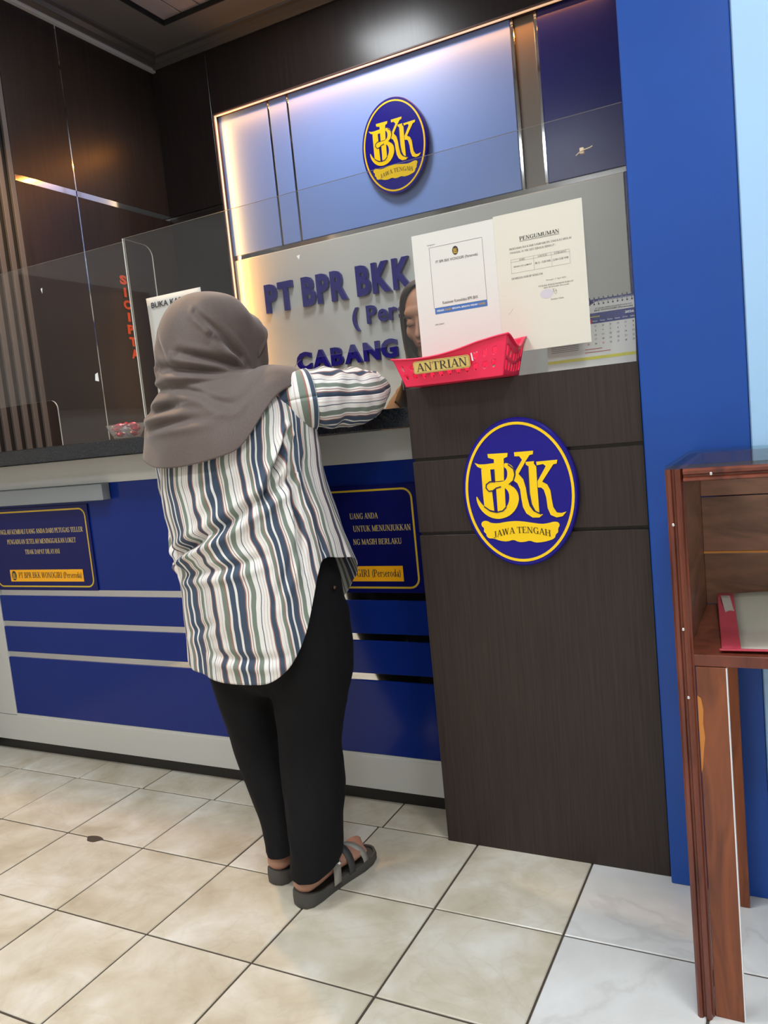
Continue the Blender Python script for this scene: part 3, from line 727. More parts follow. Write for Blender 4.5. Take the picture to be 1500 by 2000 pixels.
ln(p2, "SENIN S/D JUM'AT", 1.708, 1.752, 1.4525, 1.457, M_softink, fr=f2, bold=0.01); ln(p2, '08.15 - 15.00 WIB', 1.760, 1.7965, 1.4525, 1.457, M_softink, fr=f2, bold=0.01); ln(p2, '12.00-13.00 WIB', 1.802, 1.838, 1.4525, 1.457, M_softink, fr=f2, bold=0.01)
l2('DEMIKIAN HARAP MAKLUM', 1.701, 1.776, 1.4265, 1.431, M_softink)
ln(p2, 'Wonogiri, 17 April 2025', 1.782, 1.829, 1.4095, 1.4135, M_softink, fr=f2)
l2('PT BANK PEREKONOMIAN RAKYAT', 1.764, 1.846, 1.3990, 1.4026, M_softink); l2('BKK WONOGIRI (Perseroda)', 1.776, 1.835, 1.3936, 1.3970, M_softink)
flat('print_stamp', poly(*ellipse_pts(1.782, 1.3815, 0.0155, 0.0105, 32)), f2, 0.0003, M_stamp, p2)
flat('print_signature', stroke2([(1.797,1.391),(1.7985,1.384),(1.803,1.377),(1.806,1.381),(1.803,1.389),(1.798,1.391),(1.801,1.384),(1.807,1.386)], 0.0005), f2, 0.0005, M_ink, p2)
ln(p2, 'Direktur Utama', 1.791, 1.821, 1.3655, 1.3690, M_softink, fr=f2)
flat('print_stroke', stroke2([(1.686,1.347),(1.693,1.353),(1.700,1.361)], 0.0004), f2, 0.0004, M_softink, p2)
p3 = sheet('opening_hours_notice', 0.560, 0.770, 1.262, 1.566, YS+TH+0.008, M_paper, 'white cash desk notice behind the screen beside the brown hijab', 'notice', 0.004)
f3 = XZ(YS+TH+0.0016)
flat('print', fit(text2('BUKA KAS', 0.02), 0.579, 0.697, 1.5335, 1.5505), f3, 0.0004, M_ink, p3)
flat('print', fit(text2('JAM', 0.01), 0.632, 0.672, 1.504, 1.517), f3, 0.0004, M_redink, p3)
cd = obj('small_card', [(0.512, 0.045, 1.1574), (0.575, 0.045, 1.1574), (0.575, 0.105, 1.226), (0.527, 0.105, 1.226)], [(0, 1, 2, 3)], M_paper, None, solid=0.002)
tag(cd, 'small cream card leaning on the granite beside the divider fin', 'card')

# ------------------------------------------------------------------ basket
def basket():
    t = thing('plastic_basket', (1.58, -0.04, 1.2), 'pink-red plastic basket fixed to the screen above the dark wood panel', 'basket')
    zb = 1.2006
    xb0, xb1, yb0, yb1 = 1.458, 1.700, -0.094, 0.022       # floor rectangle
    xt0, xt1, yt0, yt1 = 1.436, 1.722, -0.108, 0.026       # rim rectangle
    H = 0.084
    def rim(u): return H*(0.80+0.30*(u**2.2)*(1.0 if u < 0.9 else 1-(u-0.9)*1.2))-0.008*math.sin(math.pi*min(u*1.35, 1))
    def hearts(cx, cz, s):
        pts = []
        for i in range(18):
            a = 2*math.pi*i/18
            pts.append((cx+s*16*math.sin(a)**3/16, cz+s*(13*math.cos(a)-5*math.cos(2*a)-2*math.cos(3*a)-math.cos(4*a))/16))
        return pts
    # walls: grid with heart holes cut out via a fine grid (front), slots (ends)
    def wall(name, f, nu, nv, hole):
        V, F, idx = [], [], {}
        for k in range(nv+1):
            for i in range(nu+1): V.append(f(i/nu, k/nv))
        for k in range(nv):
            for i in range(nu):
                if not hole((i+.5)/nu, (k+.5)/nv): F.append((k*(nu+1)+i, k*(nu+1)+i+1, (k+1)*(nu+1)+i+1, (k+1)*(nu+1)+i))
        return obj(name, V, F, M_red, t, True, solid=0.0022)
    lp = lambda a, b, s: a+(b-a)*s
    def rim_f(u): return rim(u)
    def fr_(u, v): return (lp(lp(xb0, xb1, u), lp(xt0, xt1, u), v), lp(yb0, yt0, v), zb+v*rim_f(u))
    def bk_(u, v): return (lp(lp(xb0, xb1, u), lp(xt0, xt1, u), v), lp(yb1, yt1, v), zb+v*rim_f(u))
    def rr_(u, v): return (lp(xb1, xt1, v), lp(lp(yb0, yb1, u), lp(yt0, yt1, u), v), zb+v*(rim_f(1)-0.026*math.sin(math.pi*u)**2))
    def ll_(u, v): return (lp(xb0, xt0, v), lp(lp(yb0, yb1, u), lp(yt0, yt1, u), v), zb+v*(rim_f(0)-0.004*math.sin(math.pi*u)))
    hs = [(0.055+0.085*i, 0.30) for i in range(11)]+[(0.055+0.085*i, 0.62) for i in (0, 1, 8, 9, 10)]
    def inheart(u, v):
        for cu, cv in hs:
            x = (u-cu)/0.0195; y = (v-cv-0.02)/0.088
            if abs(x) < 1.3 and abs(y) < 1.4 and (x*x+y*y-1)**3-x*x*y**3 < 0: return True
        return False
    wall('front_side', fr_, 190, 44, inheart)
    wall('back_side', bk_, 190, 44, inheart)
    def slots(u, v): return any(abs(u-(0.1+0.16*i)) < 0.045 and (0.16 < v < 0.40 or 0.52 < v < 0.76) for i in range(6))
    wall('end_side', rr_, 60, 25, slots); wall('end_side', ll_, 60, 25, slots)
    box('bottom', xb0, xb1, yb0, yb1, zb-0.0004, zb+0.002, M_red, t)
    path = [fr_(i/24, 1) for i in range(25)]+[rr_(i/10, 1) for i in range(1, 11)]+[bk_(1-i/24, 1) for i in range(1, 25)]+[ll_(1-i/10, 1) for i in range(1, 10)]
    n = len(path); V, F = [], []
    cxm, cym = (xt0+xt1)/2, (yt0+yt1)/2
    for (x, y, z) in path:
        d = Vector((x-cxm, (y-cym)*2, 0)).normalized()
        for a, b in ((-0.001, 0.0015), (0.006, 0.0025), (0.0065, -0.001), (-0.001, -0.002)): V.append((x+d.x*a, y+d.y*a, z+b))
    for i in range(n):
        for j in range(4): F.append((i*4+j, i*4+(j+1) % 4, ((i+1) % n)*4+(j+1) % 4, ((i+1) % n)*4+j))
    obj('rim', V, F, M_red, t, True)
    # queue label
    fr = Fr((0, -0.1055, 1.2), (1, 0, 0), (0, -0.12, 1)); 
    lab = flat('label_plate', rrect(1.489, 1.631, 0.0275, 0.0565, 0.006), fr, 0.0, mat('antique_gold_label', srgb(216, 184, 104), 0.5), t, 0.0016)
    flat('label_border', frame_band(1.4905, 1.6295, 0.029, 0.055, 0.005, 0.0006), fr, 0.0019, M_inkbrown, lab)
    flat('lettering', fit(serif('ANTRIAN'), 1.4965, 1.6235, 0.0325, 0.0515), fr, 0.002, mat('label_dark_letters', srgb(66, 58, 48), 0.5), lab)
    b = (1.634, -0.1065, 1.247)
    obj('tape_strip', [(b[0], b[1], b[2]-0.006), (b[0]+0.004, b[1], b[2]-0.006), (b[0]+0.001, b[1], b[2]+0.012), (b[0]-0.002, b[1], b[2]+0.012)], [(0, 1, 2, 3)], M_white, t, solid=0.0006)
basket()

# ------------------------------------------------------------------ desk calendar on the wood panel behind the screen
def calendar():
    t = thing('desk_calendar', (1.865, 0.09, 1.2), 'white and navy spiral desk calendar standing behind the screen', 'calendar')
    zb0, zt0 = 1.2012, 1.3555; y0, y1 = 0.062, 0.088
    fr = Fr((0, y0, zb0), (1, 0, 0), (0, y1-y0, zt0-zb0)); Hh = math.hypot(y1-y0, zt0-zb0)
    x0, x1 = 1.7625, 1.9675
    pg = flat('page', poly((x0, 0), (x1, 0), (x1, Hh), (1.885, Hh), (1.862, Hh-0.012), (1.835, Hh-0.03), (x0, Hh-0.034)), fr, 0.0, M_paper, t, 0.001)
    flat('cover', rect(x0, x1, 0.002, Hh+0.004), fr, -0.0025, M_calnavy, t, 0.002)
    frb = Fr((0, 0.160, zb0), (1, 0, 0), (0, y1-0.160, zt0-zb0)); flat('back_leaf', rect(x0, x1, 0, math.hypot(0.160-y1, zt0-zb0)), frb, 0, M_calnavy, t, 0.002)
    q = lambda z: (z-1.2165)*1.035+0.0135
    def P(s, a, b, c, d, m=M_ink, bold=0.0): flat('print', fit(text2(s, bold), a, b, c, d), fr, 0.0018, m, pg)
    bd = flat('print_band', rect(1.846, x1, q(1.3025), q(1.3265)), fr, 0.0014, M_calnavy, pg)
    flat('print_band', rect(1.846, 1.8705, q(1.3025), q(1.3125)), fr, 0.0015, M_redink, bd)
    flat('print_band', rect(x0, x1, q(1.2215), q(1.2285)), fr, 0.0014, M_calyellow, pg)
    P('PT BANK PEREKONOMIAN RAKYAT', 1.879, 1.962, q(1.3345), q(1.3378)); P('BKK WONOGIRI (Perseroda)', 1.877, 1.964, q(1.3288), q(1.3332), M_ink, 0.02)
    P('2026', 1.946, 1.9662, q(1.3160), q(1.3215), M_white, 0.03); P('Agustus', 1.850, 1.889, q(1.3155), q(1.3205), M_calyellow, 0.02)
    days = ['Minggu', 'Senin', 'Selasa', 'Rabu', 'Kamis', 'Jumat', 'Sabtu']; cols = [1.861+0.0171*i for i in range(7)]
    for i, s in enumerate(days): P(s, cols[i]-0.006, cols[i]+0.005, q(1.3065), q(1.3098), M_white)
    rows = [[26, 27, 28, 29, 30, 31, 1], [2, 3, 4, 5, 6, 7, 8], [9, 10, 11, 12, 13, 14, 15], [16, 17, 18, 19, 20, 21, 22], [23, 24, 25, 26, 27, 28, 29]]
    for r, row in enumerate(rows):
        zc = 1.2945-0.0100*r
        for c, d in enumerate(row):
            w = 0.0022 if d < 10 else 0.0048
            P(str(d), cols[c]-w/2, cols[c]+w/2, q(zc), q(zc+0.0040), M_redink if (c == 0 or d in (17, 25)) else (M_softink if (r == 0 and d > 20) else M_ink), 0.01)
    for z, a, b in ((1.2445, 1.852, 1.892), (1.2375, 1.852, 1.911)): flat('print_rule', rect(a, b, q(z), q(z)+0.0014), fr, 0.0016, M_redink, pg)
    for z in (1.2585, 1.2545, 1.2505, 1.2465): flat('print_rule', rect(1.772, 1.838, q(z), q(z)+0.0012), fr, 0.0016, M_softink, pg)
    for i in range(19):
        x = 1.770+0.0107*i
        c = fr.p(x, Hh-0.002, 0); V = []
        ring = [(c.x, c.y+0.007*math.cos(a), c.z+0.002+0.0075*math.sin(a)) for a in [2*math.pi*k/12 for k in range(13)]]
        obj('spiral_ring', *tube(ring, [0.0009]*13, 5, cap=False, res=1), M_chrome, t)
        flat('print_hole', rect(x-0.0017, x+0.0017, Hh-0.0105, Hh-0.0075), fr, 0.0016, M_ink, pg)
calendar()

# clip on the screen
cl = thing('screen_clip', (1.886, YS-0.01, 1.672), 'tiny beige clip with a wire stub on the upper right of the screen', 'clip')
box('clip_block', 1.881, 1.890, YS-0.009, YS-0.0002, 1.670, 1.683, mat('beige_plastic', srgb(215, 190, 160), 0.5), cl, 0.001)
obj('wire', *tube([(1.872, YS-0.004, 1.670), (1.886, YS-0.010, 1.6755), (1.902, YS-0.006, 1.679), (1.908, YS-0.004, 1.682)], [0.0011]*4, 6), mat('beige_plastic', None), cl)

# ------------------------------------------------------------------ candy bowl
def lathe(prof, n=32):
    V, F = [], []
    for r, z in prof:
        for j in range(n): t = 2*math.pi*j/n; V.append((r*math.cos(t), r*math.sin(t), z))
    for i in range(len(prof)-1):
        for j in range(n): F.append((i*n+j, i*n+(j+1) % n, (i+1)*n+(j+1) % n, (i+1)*n+j))
    F.append(tuple(range(n))[::-1])
    return V, F
bx, by = 0.336, 0.115
V, F = lathe([(0.038, 0), (0.041, 0.003), (0.055, 0.025), (0.064, 0.047), (0.0625, 0.047), (0.0535, 0.025), (0.040, 0.005), (0.0005, 0.004)])
bowl = obj('candy_bowl', [(x+bx, y+by, z+1.1573) for x, y, z in V], F, M_plastic, None, True)
tag(bowl, 'small clear plastic bowl holding wrapped candies on the granite', 'bowl')
M_candyr = mat('red_wrapper', srgb(196, 22, 48), 0.22, 0.3); M_candys = mat('silver_wrapper', srgb(215, 215, 222), 0.22, 0.6)
def candy_VF():
    pr = [(-.017, .007, .0015), (-.012, .0035, .002), (-.009, .006, .006), (-.004, .0085, .0085), (.004, .0085, .0085), (.009, .006, .006), (.012, .0035, .002), (.017, .007, .0015)]
    V, F = [], []; n = 8
    for x, a, b in pr:
        for j in range(n): t = 2*math.pi*j/n; V.append((x, a*math.cos(t), b*math.sin(t)))
    for i in range(len(pr)-1):
        for j in range(n): F.append((i*n+j, i*n+(j+1) % n, (i+1)*n+(j+1) % n, (i+1)*n+j))
    F += [tuple(range(n))[::-1], tuple(range((len(pr)-1)*n, len(pr)*n))]
    return V, F
CM = {}
for k, m in (('r', M_candyr), ('s', M_candys)):
    me = bpy.data.meshes.new('candy'); V, F = candy_VF(); me.from_pydata(V, [], F); me.materials.append(m); me.update(); CM[k] = me
ci = 0
for (lv, rad, cnt) in ((0.015, 0.024, 5), (0.030, 0.034, 6), (0.043, 0.030, 4), (0.046, 0.004, 1)):
    for q in range(cnt):
        a = 2*math.pi*q/cnt+lv*40; k = 'r' if (ci*7) % 5 < 2 or lv > 0.04 else 's'
        o = bpy.data.objects.new('candy', CM[k]); COL.objects.link(o)
        o.location = (bx+rad*math.cos(a), by+rad*math.sin(a), 1.1573+lv); o.rotation_euler = (random.uniform(-.5, .5), random.uniform(-.35, .35), random.uniform(0, 6.28))
        ORG[o.name] = o.location.copy()
        tag(o, ('red' if k == 'r' else 'silver')+' foil wrapped candy in the clear bowl', 'candy', 'red candies in the bowl' if k == 'r' else 'silver candies in the bowl'); ci += 1

# ------------------------------------------------------------------ wooden cabinet at the right
M_mah = grain(mat('mahogany_varnish', (0.1, 0.03, 0.015), 0.3, spec=0.5), srgb(96, 48, 26), srgb(150, 80, 42), (30, 30, 4), 6, dist=1.2)
M_mahd = grain(mat('dark_mahogany', (0.06, 0.02, 0.012), 0.28, spec=0.5), srgb(84, 38, 26), srgb(128, 64, 44), (26, 26, 5), 6, dist=1.0)
M_mahp = grain(mat('worn_brown_plank', (0.08, 0.03, 0.02), 0.35, spec=0.5), srgb(82, 54, 42), srgb(148, 98, 76), (4, 4, 16), 7, dist=1.6)
M_worn = mat('bare_orange_wood', srgb(205, 130, 55), 0.6)
cb = thing('wooden_cabinet', (2.46, -0.25, 0), 'open-fronted reddish brown wooden cabinet on tall board legs', 'cabinet')
CX0, CX1, CY0, CY1, CZ = 2.083, 2.84, -0.45, -0.062, 0.993
def moulding(name, x, y, z0_, z1_, flip=1, m=M_mahd):
    pr = [(0, 0), (0, 0.016), (0.004, 0.020), (0.009, 0.019), (0.011, 0.014), (0.014, 0.014), (0.016, 0.020), (0.020, 0.022), (0.024, 0.018), (0.026, 0.010), (0.028, 0.008), (0.028, 0)]
    n = len(pr); V = []
    for z in (z0_, z1_):
        for a, b in pr: V.append((x+flip*a, y-b, z))
    F = [(i, (i+1) % n, n+(i+1) % n, n+i) for i in range(n)]+[tuple(range(n))[::-1], tuple(range(n, 2*n))]
    bm = bmesh.new(); vs = [bm.verts.new(v) for v in V]
    for f in F: bm.faces.new([vs[i] for i in f])
    bmesh.ops.recalc_face_normals(bm, faces=bm.faces)
    return bm_obj(name, bm, m, cb)
def moulding_x(name, x0, x1, y, z, s=-1, m=M_mahd):
    pr = [(0, 0), (0, 0.016), (0.004, 0.020), (0.009, 0.019), (0.011, 0.014), (0.014, 0.014), (0.016, 0.020), (0.020, 0.021), (0.022, 0.012), (0.022, 0)]
    n = len(pr); V = []
    for x in (x0, x1):
        for a, b in pr: V.append((x, y-b, z+s*a))
    F = [(i, (i+1) % n, n+(i+1) % n, n+i) for i in range(n)]+[tuple(range(n))[::-1], tuple(range(n, 2*n))]
    bm = bmesh.new(); vs = [bm.verts.new(v) for v in V]
    for f in F: bm.faces.new([vs[i] for i in f])
    bmesh.ops.recalc_face_normals(bm, faces=bm.faces)
    return bm_obj(name, bm, m, cb)
moulding('post_moulding', CX0, CY0+0.021, 0, CZ); moulding('post_moulding', CX1, CY0+0.021, 0, CZ, -1)
moulding_x('top_moulding', CX0+0.0285, CX1-0.0285, CY0+0.021, CZ)
for (a, b) in ((CX0+0.029, CX0+0.077), (CX1-0.077, CX1-0.029)):
    box('leg_board', a, b, CY0+0.014, CY0+0.030, 0, 0.651, M_mah, cb, 0.001)
    box('edge_band', b, b+0.0018, CY0+0.015, CY0+0.029, 0, 0.650, M_white, cb)  # white strip paints in the light on the board's unpainted side edge
for (a, b) in ((2.104, 2.155), (2.77, 2.82)):
    box('rear_leg', a, b, -0.086, -0.066, 0, 0.651, M_mah, cb, 0.001)
for (a, b) in ((CX0+0.002, CX0+0.018), (CX1-0.018, CX1-0.002)):
    box('side_panel', a, b, CY0+0.022, CY1-0.006, 0.651, CZ, M_mahp, cb)
box('shelf', CX0+0.018, CX1-0.018, CY0+0.014, CY1-0.012, 0.652, 0.672, M_mahd, cb, 0.001)
for (a, b) in ((0.672, 0.781), (0.7855, 0.9), (0.902, CZ-0.003)):
    box('back_plank', CX0+0.018, CX1-0.018, CY1-0.012, CY1-0.004, a, b, M_mahp, cb, 0.001)
box('back_gap_fillet', CX0+0.018, CX1-0.018, CY1-0.011, CY1-0.004, 0.781, 0.7855, M_worn, cb)
box('rear_rail', CX0, CX1, CY1-0.02, CY1, CZ-0.02, CZ, M_mahd, cb)
for (a, b) in ((CX0, CX0+0.03), (CX1-0.03, CX1)): box('top_rail', a, b, CY0+0.021, CY1-0.02, CZ-0.014, CZ, M_mahd, cb)
box('glass_top', CX0+0.001, CX1-0.001, CY0+0.004, CY1, CZ+0.0005, CZ+0.0065, glass_mat('green_tint_glass', (0.80, 0.87, 0.86, 1), haze=0.01), cb)
for (x, z) in ((2.155, 0.983), (2.092, 0.90), (2.098, 0.72), (2.100, 0.60)):
    obj('nail', *ell((x, CY0-0.0005, z), (0.0028, 0.0012, 0.0028), 8, 6), M_chrome, cb, True)
pts = [(2.1125, 0.60), (2.1185, 0.595), (2.121, 0.575), (2.1195, 0.55), (2.1215, 0.525), (2.118, 0.50), (2.115, 0.47), (2.1125, 0.46)]
flat('worn_patch', poly(*pts[::-1]), XZ(CY0+0.014), 0.0004, M_worn, cb)
fd = thing('document_folder', (2.3, -0.24, 0.6725), 'clear plastic document folder with a red edge lying on the cabinet shelf', 'folder')
M_fold = mat('cloudy_paper_sleeve', srgb(176, 164, 150), 0.25, spec=0.6); M_folded = mat('red_plastic_strip', srgb(176, 56, 70), 0.3)
def fold_sheet(name, x0, x1, y0, y1, z, m, amp):
    nx, ny = 18, 12; V, F = [], []
    for k in range(ny+1):
        for i in range(nx+1):
            u, v = i/nx, k/ny
            V.append((x0+(x1-x0)*u-0.03*v, y0+(y1-y0)*v+0.004*math.sin(3*u), z+amp*(0.5+0.5*math.sin(5*u+1.2*v))*math.sin(math.pi*u)*(0.3+v)+0.022*v*v))
    for k in range(ny):
        for i in range(nx): F.append((k*(nx+1)+i, k*(nx+1)+i+1, (k+1)*(nx+1)+i+1, (k+1)*(nx+1)+i))
    return obj(name, V, F, m, fd, True, solid=0.0012)
fold_sheet('sleeve', 2.185, 2.44, -0.418, -0.09, 0.676, M_fold, 0.006)
fold_sheet('red_strip', 2.154, 2.185, -0.418, -0.09, 0.676, M_folded, 0.0)
obj('red_edge', *tube([(2.152, -.419, .6775), (2.25, -.4185, .679), (2.35, -.418, .6785), (2.442, -.418, .6775)], [(.004, .0022)]*4, 8), M_folded, fd, True)
fold_sheet('paper_tab', 2.163, 2.180, -0.30, -0.12, 0.6785, mat('grey_tab', srgb(168, 150, 140), 0.4), 0.0)

# dark rate board on the customer side of the left wall (seen mirrored in the screen)
rb = thing('rate_board', (XL+0.01, -0.9, 1.33), 'dark framed board hung on the grey wall to the left of the customers', 'board')
box('panel', XL+0.001, XL+0.018, -1.27, -0.54, 1.35, 1.89, mat('charcoal_board', srgb(40, 38, 40), 0.4), rb)
for a in ((-1.29, -0.52, 1.89, 1.91), (-1.29, -0.52, 1.33, 1.35), (-1.29, -1.27, 1.35, 1.89), (-0.54, -0.52, 1.35, 1.89)): box('frame_bar', XL+0.001, XL+0.026, a[0], a[1], a[2], a[3], M_kick, rb)
# small dirt on the floor
tag(obj('floor_chip', [(0.415+0.028*math.cos(a)*(1+0.2*math.sin(3*a)), -0.306+0.016*math.sin(a), 0.0004) for a in [2*math.pi*i/16 for i in range(16)]], [tuple(range(16))], mat('dark_dirt', srgb(72, 60, 50), 0.9), solid=0.0006), 'dark chipped spot on a grout line of the floor', 'dirt')
tag(obj('hair_tie', *tube([(1.47, 0.045, 0.003), (1.485, 0.062, 0.003), (1.50, 0.05, 0.003), (1.487, 0.04, 0.003), (1.50, 0.036, 0.003), (1.53, 0.052, 0.003)], [0.0012]*6, 6), mat('dark_dirt', None)), 'tiny dark curl of string on the floor by the counter toe', 'string')

# ------------------------------------------------------------------ people
from mathutils import noise as mnoise
M_skin = mat('brown_skin', srgb(172, 126, 106), 0.5, Subsurface_Weight=0.05)
M_skin.node_tree.nodes['Principled BSDF'].inputs['Subsurface Radius'].default_value = (0.01, 0.004, 0.002)
M_hijab = grain(mat('taupe_hijab_cloth', (0.15, 0.11, 0.1), 0.7, Sheen_Weight=0.25), srgb(84, 69, 62), srgb(93, 77, 70), (300, 300, 300), 2)
M_black = mat('black_trouser_cloth', srgb(13, 12, 15), 0.85, spec=0.25)
M_stitch = mat('hijab_stitch', srgb(84, 68, 62), 0.8)
def stripe_mat():
    m = mat('striped_cotton', (0.8, 0.8, 0.8), 0.8, Sheen_Weight=0.1); N, L, B = nt(m)
    uv = N.new('ShaderNodeUVMap'); uv.uv_map = 'UVMap'; sx = N.new('ShaderNodeSeparateXYZ'); L.new(uv.outputs[0], sx.inputs[0])
    ns = N.new('ShaderNodeTexNoise'); ns.inputs['Scale'].default_value = 900; L.new(uv.outputs[0], ns.inputs['Vector'])
    jit = N.new('ShaderNodeMath'); jit.operation = 'MULTIPLY_ADD'; jit.inputs[1].default_value = 0.0008; L.new(ns.outputs['Fac'], jit.inputs[0]); L.new(sx.outputs[0], jit.inputs[2])
    d = N.new('ShaderNodeMath'); d.operation = 'DIVIDE'; d.inputs[1].default_value = 0.128; L.new(jit.outputs[0], d.inputs[0])
    f = N.new('ShaderNodeMath'); f.operation = 'FRACT'; L.new(d.outputs[0], f.inputs[0])
    cr = N.new('ShaderNodeValToRGB'); cr.color_ramp.interpolation = 'CONSTANT'; L.new(f.outputs[0], cr.inputs[0])
    w = srgb(226, 222, 216); nv = srgb(58, 72, 92); br = srgb(156, 108, 94); ol = srgb(116, 126, 114); pk = srgb(206, 182, 176); tn = srgb(70, 74, 92)
    st = [(0, nv), (.085, w), (.125, nv), (.235, br), (.255, w), (.285, br), (.30, w), (.335, ol), (.425, w), (.51, tn), (.525, w), (.57, pk), (.582, w), (.625, pk), (.637, w), (.675, br), (.69, nv), (.765, br), (.785, w), (.84, pk), (.852, w), (.89, ol), (.945, br), (.962, w)]
    e = cr.color_ramp.elements; e[0].position = 0; e[0].color = st[0][1]; e[1].position = st[1][0]; e[1].color = st[1][1]
    for p, c in st[2:]: x = e.new(p); x.color = c
    L.new(cr.outputs[0], B.inputs['Base Color'])
    return m
M_stripe = stripe_mat()
def prof(keys, z, n=200):
    """smooth table of ring parameters sampled by height (keys: z,cx,cy,rx,ry from top to bottom)"""
    k = tuple(map(tuple, keys))
    if k not in prof.c:
        K = np.array(keys, float); t = np.linspace(0, len(K)-1, n); A = np.array([catmull(K, q) for q in t]); A = A[np.argsort(A[:, 0])]; prof.c[k] = A
    A = prof.c[k]; return [np.interp(z, A[:, 0], A[:, i]) for i in range(1, 5)]
prof.c = {}
def per(table, deg):
    T_ = sorted(table); a = [t[0] for t in T_]; b = [t[1] for t in T_]
    a = [a[-1]-360]+a+[a[0]+360]; b = [b[-1]]+b+[b[0]]
    return float(np.interp(deg % 360, a, b))
def smooth_per(table, sig=6):
    xs = np.arange(0, 360, 2.0); y = np.array([per(table, x) for x in xs]); k = np.exp(-0.5*((np.arange(-20, 21)*2)/sig)**2); k /= k.sum()
    yp = np.concatenate([y[-20:], y, y[:20]]); y2 = np.convolve(yp, k, 'valid')
    return lambda d: float(np.interp(d % 360, np.append(xs, 360), np.append(y2, y2[0])))
def crease(th, z, t0, z0_, t1, z1_, w, amp, R=0.22):
    """fold along a segment in (angle, height) space: a groove with a ridge beside it"""
    ax, ay = math.radians(t0)*R, z0_; bx_, by_ = math.radians(t1)*R, z1_; px, py = math.radians(th)*R, z
    dx, dy = bx_-ax, by_-ay; l2_ = dx*dx+dy*dy; q = max(0.0, min(1.0, ((px-ax)*dx+(py-ay)*dy)/l2_))
    cx, cy = ax+dx*q, ay+dy*q; ln_ = math.sqrt(l2_); side = ((px-ax)*dy-(py-ay)*dx)/ln_
    dist = math.hypot(px-cx, py-cy); fade = math.sin(math.pi*min(max(q, 0.04), 0.96))**0.5
    return fade*(-amp*math.exp(-(dist/w)**2)+0.8*amp*math.exp(-((dist-1.6*w)/w)**2)*(1 if side > 0 else 0.35))
def loft(name, m, parent, nth, nz, fpos, th0=0.0, th1=360.0, closed=True, fuv=None, solid=0.002, sub=0):
    V, F, UV = [], [], []
    cols = nth if closed else nth+1
    cols_uv = nth+1
    for k in range(nz+1):
        for j in range(cols_uv):
            th = th0+(th1-th0)*j/nth; V.append(fpos(th, k/nz)); UV.append(fuv(th, k/nz, V[-1]) if fuv else (0, 0))
    for k in range(nz):
        for j in range(nth): F.append((k*cols_uv+j, (k+1)*cols_uv+j, (k+1)*cols_uv+j+1, k*cols_uv+j+1))
    return obj(name, V, F, m, parent, True, uv=UV if fuv else None, solid=solid, sub=sub)

# ---------- shared body pieces
def hand_parts(wrist, direction, palm_n, side, s=1.0, curl=0.9):
    """palm + five bent fingers. direction: wrist->knuckles, palm_n: out of the palm, side: +1 thumb along d x n"""
    w = Vector(wrist); d = Vector(direction).normalized(); nn = Vector(palm_n); nn = (nn-d*nn.dot(d)).normalized(); a = d.cross(nn)*side
    P = []
    P.append(tube([w-d*0.02*s, w+d*0.02*s, w+d*0.055*s, w+d*0.08*s], [(0.022*s, 0.016*s), (0.028*s, 0.016*s), (0.036*s, 0.014*s), (0.034*s, 0.012*s)], 14, upref=tuple(nn)))
    Ls = [0.066, 0.074, 0.068, 0.052]
    for i in range(4):
        b = w+d*(0.078-0.004*abs(i-1.2))*s+a*(0.026-0.0185*i)*s; L = Ls[i]*s; dirv = d.copy(); pts = [b-d*0.012*s]; p = b; ang = 0.18
        for seg in (0.45, 0.30, 0.25):
            ax = d*math.cos(ang)+nn*math.sin(ang); p = p+ax*L*seg; pts.append(p.copy()); ang += curl*(0.55 if seg > 0.4 else 0.45)
        P.append(tube(pts, [0.0095*s, 0.009*s, 0.0082*s, 0.007*s], 10, res=3))
    tb = w+d*0.022*s+a*0.024*s
    P.append(tube([tb-a*0.01*s, tb+d*0.022*s+a*0.02*s+nn*0.006*s, tb+d*0.048*s+a*0.026*s+nn*0.018*s, tb+d*0.066*s+a*0.02*s+nn*0.026*s], [0.014*s, 0.0125*s, 0.0105*s, 0.008*s], 10, res=3))
    return P
def head_parts(c, R, s=0.94):
    """head looking along local -Y, rotated by R, centred at c"""
    c = Vector(c); tr = lambda VF: ([tuple(c+R @ (Vector(v)*s)) for v in VF[0]], VF[1])
    P = [ell((0, .012, .02), (.074, .092, .098), 28, 18), ell((0, -.02, -.045), (.058, .066, .076), 24, 16), ell((0, -.062, -.100), (.022, .020, .017)),
         ell((.035, -.050, -.030), (.029, .027, .032)), ell((-.035, -.050, -.030), (.029, .027, .032)),
         tube([(0, -.076, .022), (0, -.090, -.008), (0, -.1035, -.032)], [.008, .009, .0115], 12), ell((.011, -.091, -.037), (.008, .009, .007)), ell((-.011, -.091, -.037), (.008, .009, .007)),
         ell((0, -.062, .036), (.052, .022, .024)), ell((0, -.0815, -.061), (.021, .009, .006)), ell((0, -.080, -.071), (.019, .010, .007)),
         ell((.076, .012, -.012), (.008, .018, .028)), ell((-.076, .012, -.012), (.008, .018, .028)),
         ell((.031, -.070, .004), (.017, .012, .011)), ell((-.031, -.070, .004), (.017, .012, .011)),
         tube([(0, .015, -.06), (0, .03, -.13), (0, .04, -.17)], [.052, .05, .056], 18)]
    return [tr(p) for p in P], tr
